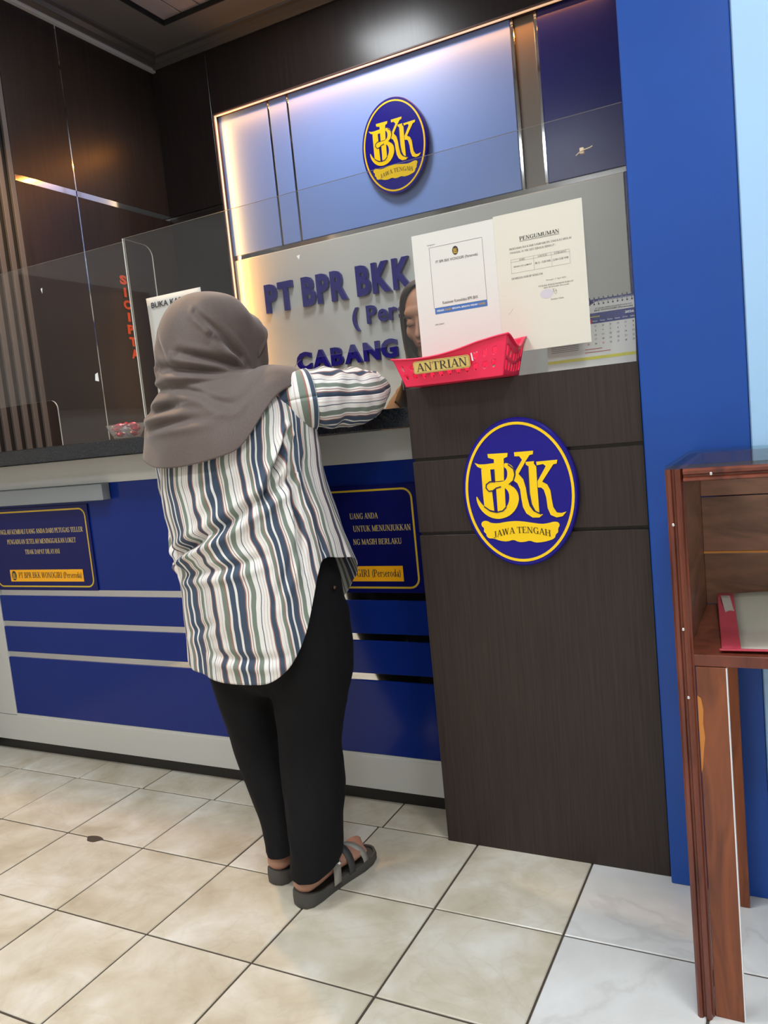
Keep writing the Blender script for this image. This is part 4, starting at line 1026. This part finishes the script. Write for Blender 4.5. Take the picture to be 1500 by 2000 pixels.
def face_details(parent, tr):
    dk = mat('lash_dark', srgb(24, 18, 16), 0.6); lip = mat('lip_rose', srgb(132, 74, 66), 0.4)
    for sx in (-1, 1):
        V, F = tube([(sx*.046, -.0760, .0025), (sx*.038, -.0815, -.0025), (sx*.029, -.0825, -.0035), (sx*.018, -.080, -.001)], [.0010, .0017, .0016, .0008], 6); obj('eyelash', *tr((V, F)), dk, parent, True)
        V, F = tube([(sx*.052, -.077, .023), (sx*.040, -.0855, .0285), (sx*.027, -.0885, .0265), (sx*.016, -.0885, .0225)], [(.0012, .0016), (.0016, .0026), (.0017, .003), (.0012, .002)], 8); obj('eyebrow', *tr((V, F)), dk, parent, True)
    V, F = ell((0, -.0835, -.0608), (.020, .0085, .0048), 16, 10); V2, F2 = ell((0, -.0815, -.0712), (.0175, .0098, .0058), 16, 10)
    obj('lips', *tr(join([(V, F), (V2, F2)])), lip, parent, True)
def foot_parts(ank, d, s=1.0, zs=0.03, big=1):
    """bare foot on a sole at height zs. big: side (+1/-1 along right vector) of the big toe"""
    a = Vector(ank); d = Vector((d[0], d[1], 0)).normalized(); r = Vector((d.y, -d.x, 0)); P = []
    g = lambda f, l, z: (a.x+d.x*f+r.x*l, a.y+d.y*f+r.y*l, zs+z)
    P.append(tube([g(-.040, 0, .026), g(-.01, 0, .034), g(.05, 0, .030), g(.11, 0, .021), g(.15, 0, .014)], [(.032, .028), (.033, .036), (.031, .028), (.037, .020), (.038, .013)], 18))
    P.append(tube([g(.0, 0, .03), g(-.004, 0, .07), g(-.006, 0, .13)], [.030, .030, .034], 16))
    P.append(tube([g(-.004, 0, .055), g(.035, 0, .048), g(.085, 0, .03)], [(.026, .024), (.025, .02), (.02, .016)], 14))
    for i in range(5):
        l = big*(0.029-0.0145*i); f = .148-[0, .002, .007, .014, .023][i]; L = [.042, .036, .032, .027, .022][i]; rr = [.0125, .0088, .0085, .008, .0078][i]
        P.append(tube([g(f-.02, l*.9, .012), g(f+L*.45, l, .0145), g(f+L, l, .0095)], [rr, rr*.98, rr*.85], 10, res=3))
    return P, g
def sandal(parent, g, zs, left):
    """moulded sole with a heel cup and three straps"""
    M_sole = mat('dark_grey_rubber', srgb(74, 71, 68), 0.7); M_str = mat('light_grey_strap', srgb(150, 146, 138), 0.6); M_str2 = mat('charcoal_strap', srgb(62, 62, 62), 0.65)
    t = parent
    st = [(-.068, .004), (-.064, .020), (-.05, .031), (-.02, .034), (.03, .033), (.08, .037), (.13, .043), (.165, .041), (.19, .031), (.203, .014), (.206, .003)]
    pts = []
    n = 9
    Vr = []; ring = [(f, w) for f, w in st]+[(f, -w) for f, w in st[::-1]]
    m_ = len(ring); V = []
    for lev, ex in ((0.0, -0.002), (0.004, 0.0), (zs*0.75, 0.001), (zs, 0.0)):
        for f, w in ring:
            k = 1+ex/0.035; h = lev*(0.8+0.2*max(0, (0.1-f)/0.16)) if lev > 0 else 0
            hz = h+(0.010*max(0, (-0.02-f)/0.05) if lev == zs else 0)
            p = g(f*1.0+ex*np.sign(f), w*k, hz-zs); V.append(p)
    # inner footbed edge + floor
    for sc, dz in ((0.86, 0.0), (0.84, -0.006)):
        for f, w in ring:
            hz = zs*(0.8+0.2*max(0, (0.1-f)/0.16))+(0.010*max(0, (-0.02-f)/0.05) if dz == 0 else 0)
            V.append(g(0.069+(f-0.069)*0.955, w*sc, hz+dz-zs))
    F = []
    for k in range(5):
        for j in range(m_): F.append((k*m_+j, k*m_+(j+1) % m_, (k+1)*m_+(j+1) % m_, (k+1)*m_+j))
    F += [tuple(range(m_))[::-1], tuple(5*m_+j for j in range(m_))]
    bm = bmesh.new(); vs = [bm.verts.new(v) for v in V]
    for f in F: bm.faces.new([vs[i] for i in f])
    bmesh.ops.recalc_face_normals(bm, faces=bm.faces)
    so_ = bm_obj('sole', bm, M_sole, t, True); so_.data.set_sharp_from_angle(angle=math.radians(50))
    def strap(name, f0, f1, w, top, m, half=False):
        """ribbon over the foot from side to side; f0 at the outer side, f1 at the inner side"""
        V, F = [], []; nn = 16
        for i in range(nn+1):
            u = i/nn; a = math.pi*u; l = 0.040*math.cos(a); z = 0.0-0.010+(top+0.010)*math.sin(a)**0.75; f = f0+(f1-f0)*u
            if half and u > 0.62: break
            for e in (-w/2, w/2):
                for th in (0, 0.0025): V.append(g(f+e, l*(1+th*8), z+th))
        k = len(V)//4
        for i in range(k-1):
            b, c = i*4, (i+1)*4
            for q, r_ in ((0, 1), (1, 3), (3, 2), (2, 0)): F.append((b+q, b+r_, c+r_, c+q))
        F += [(0, 2, 3, 1), ((k-1)*4, (k-1)*4+1, (k-1)*4+3, (k-1)*4+2)]
        return obj(name, V, F, m, t, True)
    sgn = 1 if not left else -1
    s1 = strap('strap', 0.030, 0.072, 0.026, 0.066, M_str)
    strap('strap', 0.086, 0.082, 0.022, 0.052, M_str2)
    strap('strap', 0.140, 0.095, 0.018, 0.040, M_str)
    obj('rivet', *ell(g(0.046, 0.0335, 0.036), (0.007, 0.006, 0.007), 12, 8), M_chrome, s1, True)

# ---------- the customer
cu = thing('person', (1.14, -0.30, 0), 'person in a taupe hijab, striped shirt and black trousers leaning on the counter', 'person')
cust_parts = []
FR_R = (1.2075, -0.335, 0); FR_L = (1.084, -0.272, 0); DR = (0.19, 0.98); DL = (0.06, 1.0); ZSO = 0.030
fpR, gR = foot_parts(FR_R, DR, zs=ZSO, big=-1); fpL, gL = foot_parts(FR_L, DL, zs=ZSO, big=1)
cust_parts += fpR+fpL
cust_parts += [tube([(1.207, -.335, .12), (1.20, -.31, .25), (1.19, -.27, .36), (1.19, -.25, .55), (1.17, -.24, .72)], [.04, .05, .052, .07, .08], 16),
               tube([(1.084, -.272, .12), (1.06, -.265, .25), (1.03, -.25, .36), (1.02, -.245, .55), (1.03, -.24, .72)], [.04, .05, .052, .07, .08], 16),
               tube([(1.10, -.24, .66), (1.10, -.24, .80), (1.08, -.235, .95), (1.05, -.23, 1.08), (1.03, -.225, 1.17), (1.02, -.22, 1.21)], [(.15, .11), (.15, .11), (.14, .10), (.16, .10), (.15, .08), (.09, .06)], 22, upref=(0, 1, 0)),
               tube([(1.02, -.215, 1.19), (1.0, -.205, 1.25), (.98, -.195, 1.30)], [.06, .05, .05], 16),
               tube([(1.13, -.22, 1.165), (1.20, -.20, 1.18), (1.265, -.12, 1.19), (1.288, -.03, 1.20)], [.052, .048, .043, .038], 14),
               tube([(1.288, -.03, 1.20), (1.255, .06, 1.207), (1.17, .13, 1.20), (1.125, .17, 1.193)], [.038, .037, .03, .024], 14),
               tube([(.92, -.22, 1.17), (.865, -.22, 1.12), (.862, -.20, 1.0), (.868, -.185, .93)], [.055, .05, .045, .04], 14),
               tube([(.868, -.185, .93), (.89, -.12, .99), (.92, -.035, 1.10), (.935, -.015, 1.15)], [.04, .037, .03, .024], 14)]
cust_parts += hand_parts((1.12, .175, 1.19), (-0.9, 0.45, -0.1), (0.1, 0.1, -1), 1, 0.9, 0.5)
cust_parts += hand_parts((.937, -.012, 1.165), (0.25, 0.95, 0.12), (0, 0.1, -1), -1, 0.9, 0.25)
Rh = Matrix.Rotation(math.radians(180-8), 3, 'Z') @ Matrix.Rotation(math.radians(22), 3, 'X')
hp, trh = head_parts((.966, -.185, 1.365), Rh, 0.88)
cust_parts += hp
body = fuse('body', cust_parts, M_skin, cu, 0.0055, 3)
face_details(body, trh)
tag(body, 'skin of hands, feet and face')
# trousers: pelvis and two legs grown together
tp = [tube([(1.105, -.245, .60), (1.105, -.245, .70), (1.10, -.24, .82), (1.09, -.24, .90)], [(.185, .135), (.19, .14), (.18, .13), (.16, .115)], 24, upref=(0, 1, 0)),
      tube([(1.2205, -.349, -.06), (1.2175, -.346, .04), (1.215, -.331, .14), (1.198, -.290, .28), (1.185, -.265, .38), (1.198, -.25, .54), (1.20, -.245, .68)], [(.054, .070), (.055, .071), (.060, .072), (.073, .080), (.080, .086), (.102, .105), (.100, .115)], 22, upref=(0, 1, 0), cap=True),
      tube([(1.108, -.284, -.06), (1.100, -.281, .05), (1.089, -.274, .14), (1.045, -.262, .28), (1.018, -.252, .38), (1.005, -.245, .54), (1.02, -.24, .68)], [(.054, .070), (.054, .070), (.056, .068), (.067, .075), (.075, .082), (.100, .103), (.105, .115)], 22, upref=(0, 1, 0), cap=True)]
tr_o = fuse('trousers', tp, M_black, cu, 0.007, 5)
a = np.empty(len(tr_o.data.vertices)*3); tr_o.data.vertices.foreach_get('co', a); a = a.reshape(-1, 3)
nr = np.empty(len(tr_o.data.vertices)*3); tr_o.data.vertices.foreach_get('normal', nr); nr = nr.reshape(-1, 3)
for i, v in enumerate(a):
    q = mnoise.noise(Vector((v[0]*40, v[1]*40, v[2]*5)))*0.0025*(1 if v[2] < 0.5 else 0.3)+mnoise.noise(Vector((v[0]*14+3, v[1]*14, v[2]*7)))*0.006+mnoise.noise(Vector((v[0]*6, v[1]*6, v[2]*22+v[0]*30)))*0.0035*(1.2 if v[2] < 0.35 else 0.7)
    a[i] += nr[i]*q
tr_o.data.vertices.foreach_set('co', a.ravel()); tr_o.data.update()
_bm = bmesh.new(); _bm.from_mesh(tr_o.data); _o = ORG[tr_o.name]
bmesh.ops.bisect_plane(_bm, geom=_bm.verts[:]+_bm.edges[:]+_bm.faces[:], plane_co=Vector((1.15, -0.335, 0.086))-_o, plane_no=Vector((0.08, 0.27, -1.0)).normalized(), clear_outer=True)
_bm.to_mesh(tr_o.data); _bm.free(); tr_o.data.polygons.foreach_set('use_smooth', [True]*len(tr_o.data.polygons))
_s = tr_o.modifiers.new('solid', 'SOLIDIFY'); _s.thickness = 0.002; _s.offset = 1
obj('rivet', *ell((1.296, -.256, .745), (.005, .005, .005), 10, 8), M_shirtbtn, tr_o, True)
# shirt body
SK = [(1.268, 1.03, -.225, .045, .04), (1.256, 1.03, -.225, .105, .07), (1.235, 1.035, -.225, .165, .095), (1.19, 1.04, -.228, .205, .122), (1.10, 1.045, -.235, .212, .145), (1.0, 1.052, -.24, .214, .156), (.85, 1.088, -.245, .222, .168), (.70, 1.108, -.25, .228, .176), (.55, 1.118, -.25, .232, .182), (.45, 1.118, -.25, .232, .182)]
hemf = smooth_per([(270, .556), (290, .562), (303, .59), (315, .645), (325, .725), (333, .80), (340, .832), (350, .828), (0, .815), (35, .785), (55, .735), (75, .66), (90, .63), (110, .66), (130, .735), (160, .80), (190, .83), (200, .77), (208, .68), (218, .605), (230, .57), (250, .556)], 4)
CR = [(222, .835, 262, .895, .012, .024), (250, .875, 335, 1.02, .013, .021), (232, .80, 300, .845, .012, .010), (336, 1.12, 302, .93, .010, .016), (340, 1.10, 322, .80, .010, .014), (334, 1.12, 318, 1.0, .008, .014), (337, 1.13, 328, .95, .007, .012),
      (250, .62, 300, .615, .012, .007), (214, .92, 236, .80, .012, .010), (300, .74, 330, .90, .012, .006), (285, 1.02, 262, .92, .014, .006), (350, 1.05, 345, .85, .012, .010), (235, .66, 262, .70, .012, .005), (8, 1.02, 2, .86, .012, .008)]
def shirt_pos(th, s):
    h = hemf(th); z = 1.268+(h-1.268)*s
    cx, cy, rx, ry = prof(SK, z); t = math.radians(th); ex = 2/2.25
    c, sn = math.cos(t), math.sin(t)
    ux, uy = math.copysign(abs(c)**ex, c), math.copysign(abs(sn)**ex, sn)
    d = sum(crease(th, z, *k) for k in CR)
    d += 0.007*mnoise.noise(Vector((c*2.2, sn*2.2, z*5.5)))+0.003*mnoise.noise(Vector((c*7, sn*7, z*12+5)))
    low = max(0.0, (0.95-z)/0.4); d += 0.007*low*math.sin(math.radians(th)*6+z*5)+0.004*low*math.sin(math.radians(th)*11-z*9+1)
    d *= min(1.0, s*6)
    if 10 < th % 360 < 100: d += 0.02*max(0, (0.86-z)/0.15)
    return (cx+ux*(rx+d), cy+uy*(ry+d), z+0.004*math.sin(math.radians(th)*5)*s)
sh = loft('shirt', M_stripe, cu, 300, 170, shirt_pos, 90, 450, True, lambda th, s, p: (math.radians(th)*0.215+0.010*mnoise.noise(Vector((th*0.018, p[2]*7, 2.0)))+0.0045*mnoise.noise(Vector((th*0.05, p[2]*22, 7.0)))+0.012*math.exp(-((p[2]-0.90-(th-300)*0.0013)/0.03)**2)*min(1, max(0, (350-th)/60)), p[2]), solid=0.0016)
tag(sh, 'white, navy and olive striped cotton shirt')
def sleeve(path, radii, n, res, uoff, wr, parent, name='sleeve', cuff_dir=None):
    P = np.asarray(path, float); R = np.array(radii, float); m_ = (len(P)-1)*res+1
    pts = np.array([catmull(P, i/res) for i in range(m_)]); rs = np.array([catmull(R, i/res) for i in range(m_)])
    V, F, UV = [], [], []; prev = None
    for i in range(m_):
        d = pts[min(i+1, m_-1)]-pts[max(i-1, 0)]; d /= np.linalg.norm(d)
        a_ = np.cross(d, (0, 0, 1.0)) if prev is None else prev-d*np.dot(prev, d)
        a_ /= np.linalg.norm(a_); b_ = np.cross(a_, d); prev = a_
        for j in range(n+1):
            t = 2*math.pi*j/n; p = pts[i]+a_*rs[i][0]*math.cos(t)+b_*rs[i][1]*math.sin(t); o = a_*math.cos(t)+b_*math.sin(t)
            q = wr*mnoise.noise(Vector((p[0]*16, p[1]*16, p[2]*9+uoff)))+wr*0.9*mnoise.noise(Vector((p[0]*34+9, p[1]*34, p[2]*20)))+wr*0.5*math.sin(i*0.31+3.0*math.sin(t+uoff)+2*mnoise.noise(Vector((p[0]*9, p[1]*9, p[2]*9))))
            p = p+o*q; V.append(p); UV.append((t/(2*math.pi)*0.448+uoff, i/m_) if not cuff_dir else (i/m_*0.105+uoff, t*0.07))
    for i in range(m_-1):
        for j in range(n): F.append((i*(n+1)+j, (i+1)*(n+1)+j, (i+1)*(n+1)+j+1, i*(n+1)+j+1))
    return obj(name, V, F, M_stripe, parent, True, uv=UV, solid=0.0016)
# dropped shoulder, then raised sleeve bent at the elbow on the counter
sleeve([(1.13, -.225, 1.185), (1.185, -.22, 1.188), (1.225, -.205, 1.192), (1.246, -.188, 1.194)], [(.066, .064), (.070, .068), (.074, .072), (.077, .076)], 56, 8, 0.30, 0.004, sh, 'shoulder_piece', True)
sleeve([(1.238, -.195, 1.194), (1.262, -.165, 1.194), (1.285, -.115, 1.193), (1.303, -.055, 1.195), (1.296, .008, 1.207), (1.255, .065, 1.212), (1.205, .105, 1.210), (1.155, .14, 1.206)],
       [(.073, .073), (.070, .072), (.068, .070), (.067, .066), (.059, .054), (.050, .047), (.045, .042), (.038, .036)], 56, 11, 0.02, 0.008, sh)
sleeve([(.93, -.225, 1.19), (.872, -.225, 1.14), (.850, -.215, 1.03), (.858, -.195, .93), (.885, -.135, .955), (.912, -.055, 1.07), (.932, -.02, 1.135)],
       [(.07, .065), (.072, .07), (.068, .068), (.062, .064), (.056, .056), (.048, .048), (.040, .040)], 44, 8, 0.08, 0.006, sh)
# hijab
HK = [(1.4935, .966, -.190, .004, .004), (1.488, .966, -.190, .040, .048), (1.470, .965, -.190, .076, .090), (1.43, .963, -.190, .104, .124), (1.38, .961, -.192, .117, .140), (1.32, .960, -.198, .121, .143), (1.275, .964, -.204, .124, .138), (1.242, .992, -.214, .160, .140), (1.215, 1.012, -.222, .204, .148), (1.16, 1.026, -.230, .228, .166), (1.11, 1.034, -.235, .238, .178), (1.05, 1.036, -.238, .244, .186), (1.0, 1.036, -.238, .246, .188)]
hjh = smooth_per([(0, 1.20), (20, 1.235), (40, 1.24), (70, 1.16), (90, 1.12), (120, 1.10), (160, 1.105), (185, 1.12), (210, 1.113), (228, 1.088), (245, 1.068), (270, 1.064), (290, 1.072), (305, 1.085), (320, 1.105), (335, 1.135), (348, 1.165)], 5)
HC = [(318, 1.37, 358, 1.30, .011, .014), (280, 1.335, 352, 1.288, .011, .016), (240, 1.31, 345, 1.272, .012, .014), (300, 1.43, 352, 1.32, .010, .011), (222, 1.20, 262, 1.21, .013, .020), (225, 1.165, 285, 1.175, .012, .010), (272, 1.245, 305, 1.19, .012, .007), (262, 1.25, 290, 1.235, .010, .008), (10, 1.24, 335, 1.19, .012, .005), (235, 1.39, 268, 1.30, .014, .006), (350, 1.26, 20, 1.25, .010, .008)]
def hij_open(z): return 46*max(0.0, math.sin(math.pi*min(1, max(0, (z-1.262)/(1.455-1.262)))))**0.55
def hij_pos(th, s):
    zz = 1.4935+(hjh(th)-1.4935)*(s**1.25 if s < 1 else 1.0)
    f = hij_open(zz); q = (th-90)/360.0; tt = 82+f+q*(360-2*f)     # squeeze the ring around the face opening
    cx, cy, rx, ry = prof(HK, zz); t = math.radians(tt)
    # right shoulder lifts the cape on its side
    lift = max(0.0, (1.26-zz)/0.16); lift = min(lift, 1.0); side = max(0.0, math.cos(math.radians(tt-12)))**1.5
    rx2 = rx
    d = sum(crease(tt if tt < 400 else tt-360, zz, *k, 0.15) for k in HC)+sum(crease(tt-360, zz, *k, 0.15) for k in HC if k[0] < 30)
    d += 0.005*mnoise.noise(Vector((math.cos(t)*2.4, math.sin(t)*2.4, zz*7)))
    low = max(0.0, (1.2-zz)/0.12); d += 0.004*low*math.sin(t*5+1)+0.003*low*math.sin(t*9)
    edge = min(abs(tt-82-f), abs(tt-442+f)); fl = math.exp(-(edge/13)**2)*min(1, f/30); d += 0.014*fl
    d *= min(1.0, s*8)
    B_ = Vector((cx+math.cos(t)*(rx2+d), cy+math.sin(t)*(ry+d)+0.012*fl, zz))
    ang = (tt+180) % 360-180
    w_ = max(0.0, min(1.0, (ang+62)/50.0 if ang < 0 else (85-ang)/45.0)); w_ = w_*w_*(3-2*w_)
    q_ = max(0.0, min(1.0, (1.287-zz)/(1.287-hjh(th))))
    if q_ <= 0: return tuple(B_)
    r_ = 0.122+0.150*q_**0.85
    Sh = Vector((0.985+math.cos(t)*(r_+0.6*d), -0.21+math.sin(t)*r_*0.72, 1.287-0.004*q_-0.055*q_**4+0.5*d))
    return tuple(B_.lerp(Sh, w_*min(1.0, q_*3)))
hj = loft('hijab', M_hijab, cu, 260, 150, hij_pos, 90, 450, True, None, solid=0.002)
tag(hj, 'taupe brown hijab with a stitched visor brim')
# visor brim
V, F, n_ = [], [], 40
for k in range(7):
    for j in range(n_+1):
        tt = math.radians(82-62+124*j/n_); e = math.sin(math.pi*j/n_)**0.6; v = k/6
        zz = 1.318+0.125*math.sin(math.pi*j/n_)**0.75
        cx, cy, rx, ry = prof(HK, zz)
        V.append((cx+math.cos(tt)*(rx+0.003+0.030*v*e), cy+math.sin(tt)*(ry+0.004+0.042*v*e), zz-0.020*v*v*e+0.004*(1-v)))
for k in range(6):
    for j in range(n_): F.append((k*(n_+1)+j, k*(n_+1)+j+1, (k+1)*(n_+1)+j+1, (k+1)*(n_+1)+j))
vis = obj('visor', V, F, M_hijab, hj, True, solid=0.004)
for k in (1, 2, 3, 4, 5):
    obj('stitch_line', *tube([tuple(Vector(V[k*(n_+1)+j])+Vector((0, 0, 0.0024))) for j in range(2, n_-1, 2)], [0.0007]*len(range(2, n_-1, 2)), 5, res=1), M_stitch, hj)
bp = Vector(V[2*(n_+1)+8]); obj('pin', *ell(tuple(bp+Vector((0.004, -0.003, 0.004))), (.004, .004, .006), 10, 8), M_chrome, hj, True)
sdR = empty('sandal', (FR_R[0], FR_R[1], 0)); sdL = empty('sandal', (FR_L[0], FR_L[1], 0))
for s_ in (sdR, sdL): s_.parent = cu; s_.location = ORG[s_.name]-ORG[cu.name]
sandal(sdR, gR, ZSO, False); sandal(sdL, gL, ZSO, True)

# ---------- the teller
te = thing('person', (1.32, 0.53, 0), 'person in a black hijab and brown jacket looking down behind the notices', 'person')
Rt = Matrix.Rotation(math.radians(-2), 3, 'Z') @ Matrix.Rotation(math.radians(20), 3, 'X')
hpt, trt = head_parts((1.316, 0.408, 1.428), Rt, 0.90)
tparts = list(hpt)+[tube([(1.32, .53, .80), (1.32, .53, .95), (1.32, .525, 1.08), (1.32, .51, 1.17), (1.32, .495, 1.215)], [(.135, .10), (.12, .095), (.14, .09), (.115, .065), (.065, .05)], 20, upref=(0, 1, 0)),
    tube([(1.32, .50, 1.18), (1.318, .46, 1.26), (1.316, .43, 1.33)], [.058, .05, .05], 14),
    tube([(1.40, .54, .12), (1.40, .54, .45), (1.39, .53, .82)], [.042, .058, .085], 14), tube([(1.24, .54, .12), (1.24, .54, .45), (1.25, .53, .82)], [.042, .058, .085], 14),
    tube([(1.22, .51, 1.17), (1.165, .50, 1.10), (1.15, .47, 1.0), (1.16, .44, .94), (1.20, .38, .96), (1.23, .345, .98)], [.05, .048, .042, .04, .034, .024], 14),
    tube([(1.42, .51, 1.17), (1.475, .50, 1.10), (1.49, .47, 1.0), (1.475, .44, .94), (1.45, .385, .96), (1.42, .37, .98)], [.05, .048, .042, .04, .034, .024], 14)]
tparts += hand_parts((1.232, .343, .982), (0.95, 0.0, 0.3), (0, 0, -1), 1, 0.85, 0.3)
tparts += hand_parts((1.415, .37, .985), (-0.95, 0.1, 0.2), (0, 0, -1), -1, 0.85, 0.3)
for xx, bg in ((1.40, 1), (1.24, -1)):
    q_, g_ = foot_parts((xx, .56, 0), (0, -1), zs=0.012, big=bg); tparts += q_
tb = fuse('body', tparts, mat('tan_skin', srgb(178, 130, 104), 0.5, Subsurface_Weight=0.06), te, 0.0042, 4, 0.5)
face_details(tb, trt)
M_bhij = mat('black_hijab_cloth', srgb(14, 14, 17), 0.6, spec=0.25); M_jack = mat('brown_jacket_cloth', srgb(128, 98, 68), 0.75)
JK = [(1.262, 1.32, .505, .05, .04), (1.252, 1.32, .505, .11, .07), (1.222, 1.32, .512, .178, .10), (1.12, 1.32, .525, .19, .12), (1.0, 1.32, .535, .17, .125), (.85, 1.32, .54, .165, .125), (.66, 1.32, .545, .185, .14)]
def jpos(th, s_):
    z = 1.262+(.66-1.262)*s_; cx, cy, rx, ry = prof(JK, z); t = math.radians(th); d = 0.006*mnoise.noise(Vector((math.cos(t)*2, math.sin(t)*2, z*8)))*min(1, s_*5)
    return (cx+math.cos(t)*(rx+d), cy+math.sin(t)*(ry+d), z)
jk = loft('jacket', M_jack, te, 72, 50, jpos, 90, 450, True, None, solid=0.002)
def plain_sleeve(path, radii):
    return obj('sleeve', *tube(path, radii, 20, cap=False, res=6), M_jack, jk, True, solid=0.002)
plain_sleeve([(1.225, .51, 1.20), (1.160, .50, 1.14), (1.140, .475, 1.0), (1.156, .45, .935), (1.19, .40, .945), (1.222, .365, .97)], [.062, .062, .056, .052, .046, .036])
plain_sleeve([(1.415, .51, 1.185), (1.472, .50, 1.12), (1.492, .475, 1.0), (1.480, .45, .935), (1.455, .405, .945), (1.43, .385, .97)], [.062, .062, .056, .052, .046, .036])
SKT = [(.86, 1.32, .535, .13, .105), (.70, 1.32, .54, .152, .115), (.4, 1.32, .55, .185, .14), (.09, 1.32, .555, .20, .15)]
def spos(th, s_):
    z = .86+(.06-.86)*s_; cx, cy, rx, ry = prof(SKT, z); t = math.radians(th); d = 0.008*s_*math.sin(9*t)
    return (cx+math.cos(t)*(rx+d), cy+math.sin(t)*(ry+d), z)
loft('skirt', M_black, te, 72, 24, spos, 0, 360, True, None, solid=0.002)
TK_ = [(1.5425, 1.316, .424, .004, .004), (1.538, 1.316, .424, .035, .042), (1.522, 1.316, .424, .062, .075), (1.49, 1.316, .424, .080, .098), (1.44, 1.316, .426, .086, .104), (1.38, 1.316, .432, .088, .100), (1.33, 1.316, .442, .090, .094), (1.28, 1.318, .458, .104, .094), (1.245, 1.32, .475, .135, .105), (1.19, 1.32, .49, .165, .13), (1.13, 1.32, .50, .185, .145), (1.05, 1.32, .50, .19, .15)]
thm = smooth_per([(270, 1.10), (300, 1.13), (330, 1.17), (0, 1.18), (90, 1.12), (180, 1.18), (210, 1.19), (240, 1.15)], 8)
def topen(z): return 44*max(0.0, math.sin(math.pi*min(1, max(0, (z-1.298)/(1.514-1.298)))))**0.5
def tpos(th, s_):
    zz = 1.5425+(thm(th)-1.5425)*s_; f = topen(zz); tt = 270+f+(th-270)/360.0*(360-2*f); cx, cy, rx, ry = prof(TK_, zz); t = math.radians(tt)
    d = 0.003*mnoise.noise(Vector((math.cos(t)*3, math.sin(t)*3, zz*14)))+0.003*math.sin(tt*0.09+zz*60)*min(1, max(0, (1.34-zz)/0.05))
    edge = min(abs(tt-270-f), abs(tt-630+f)); d -= 0.006*math.exp(-(edge/9)**2)*min(1, f/25)
    return (cx+math.cos(t)*(rx+d), cy+math.sin(t)*(ry+d), zz)
loft('hijab', M_bhij, te, 120, 90, tpos, 270, 630, True, None, solid=0.0025)
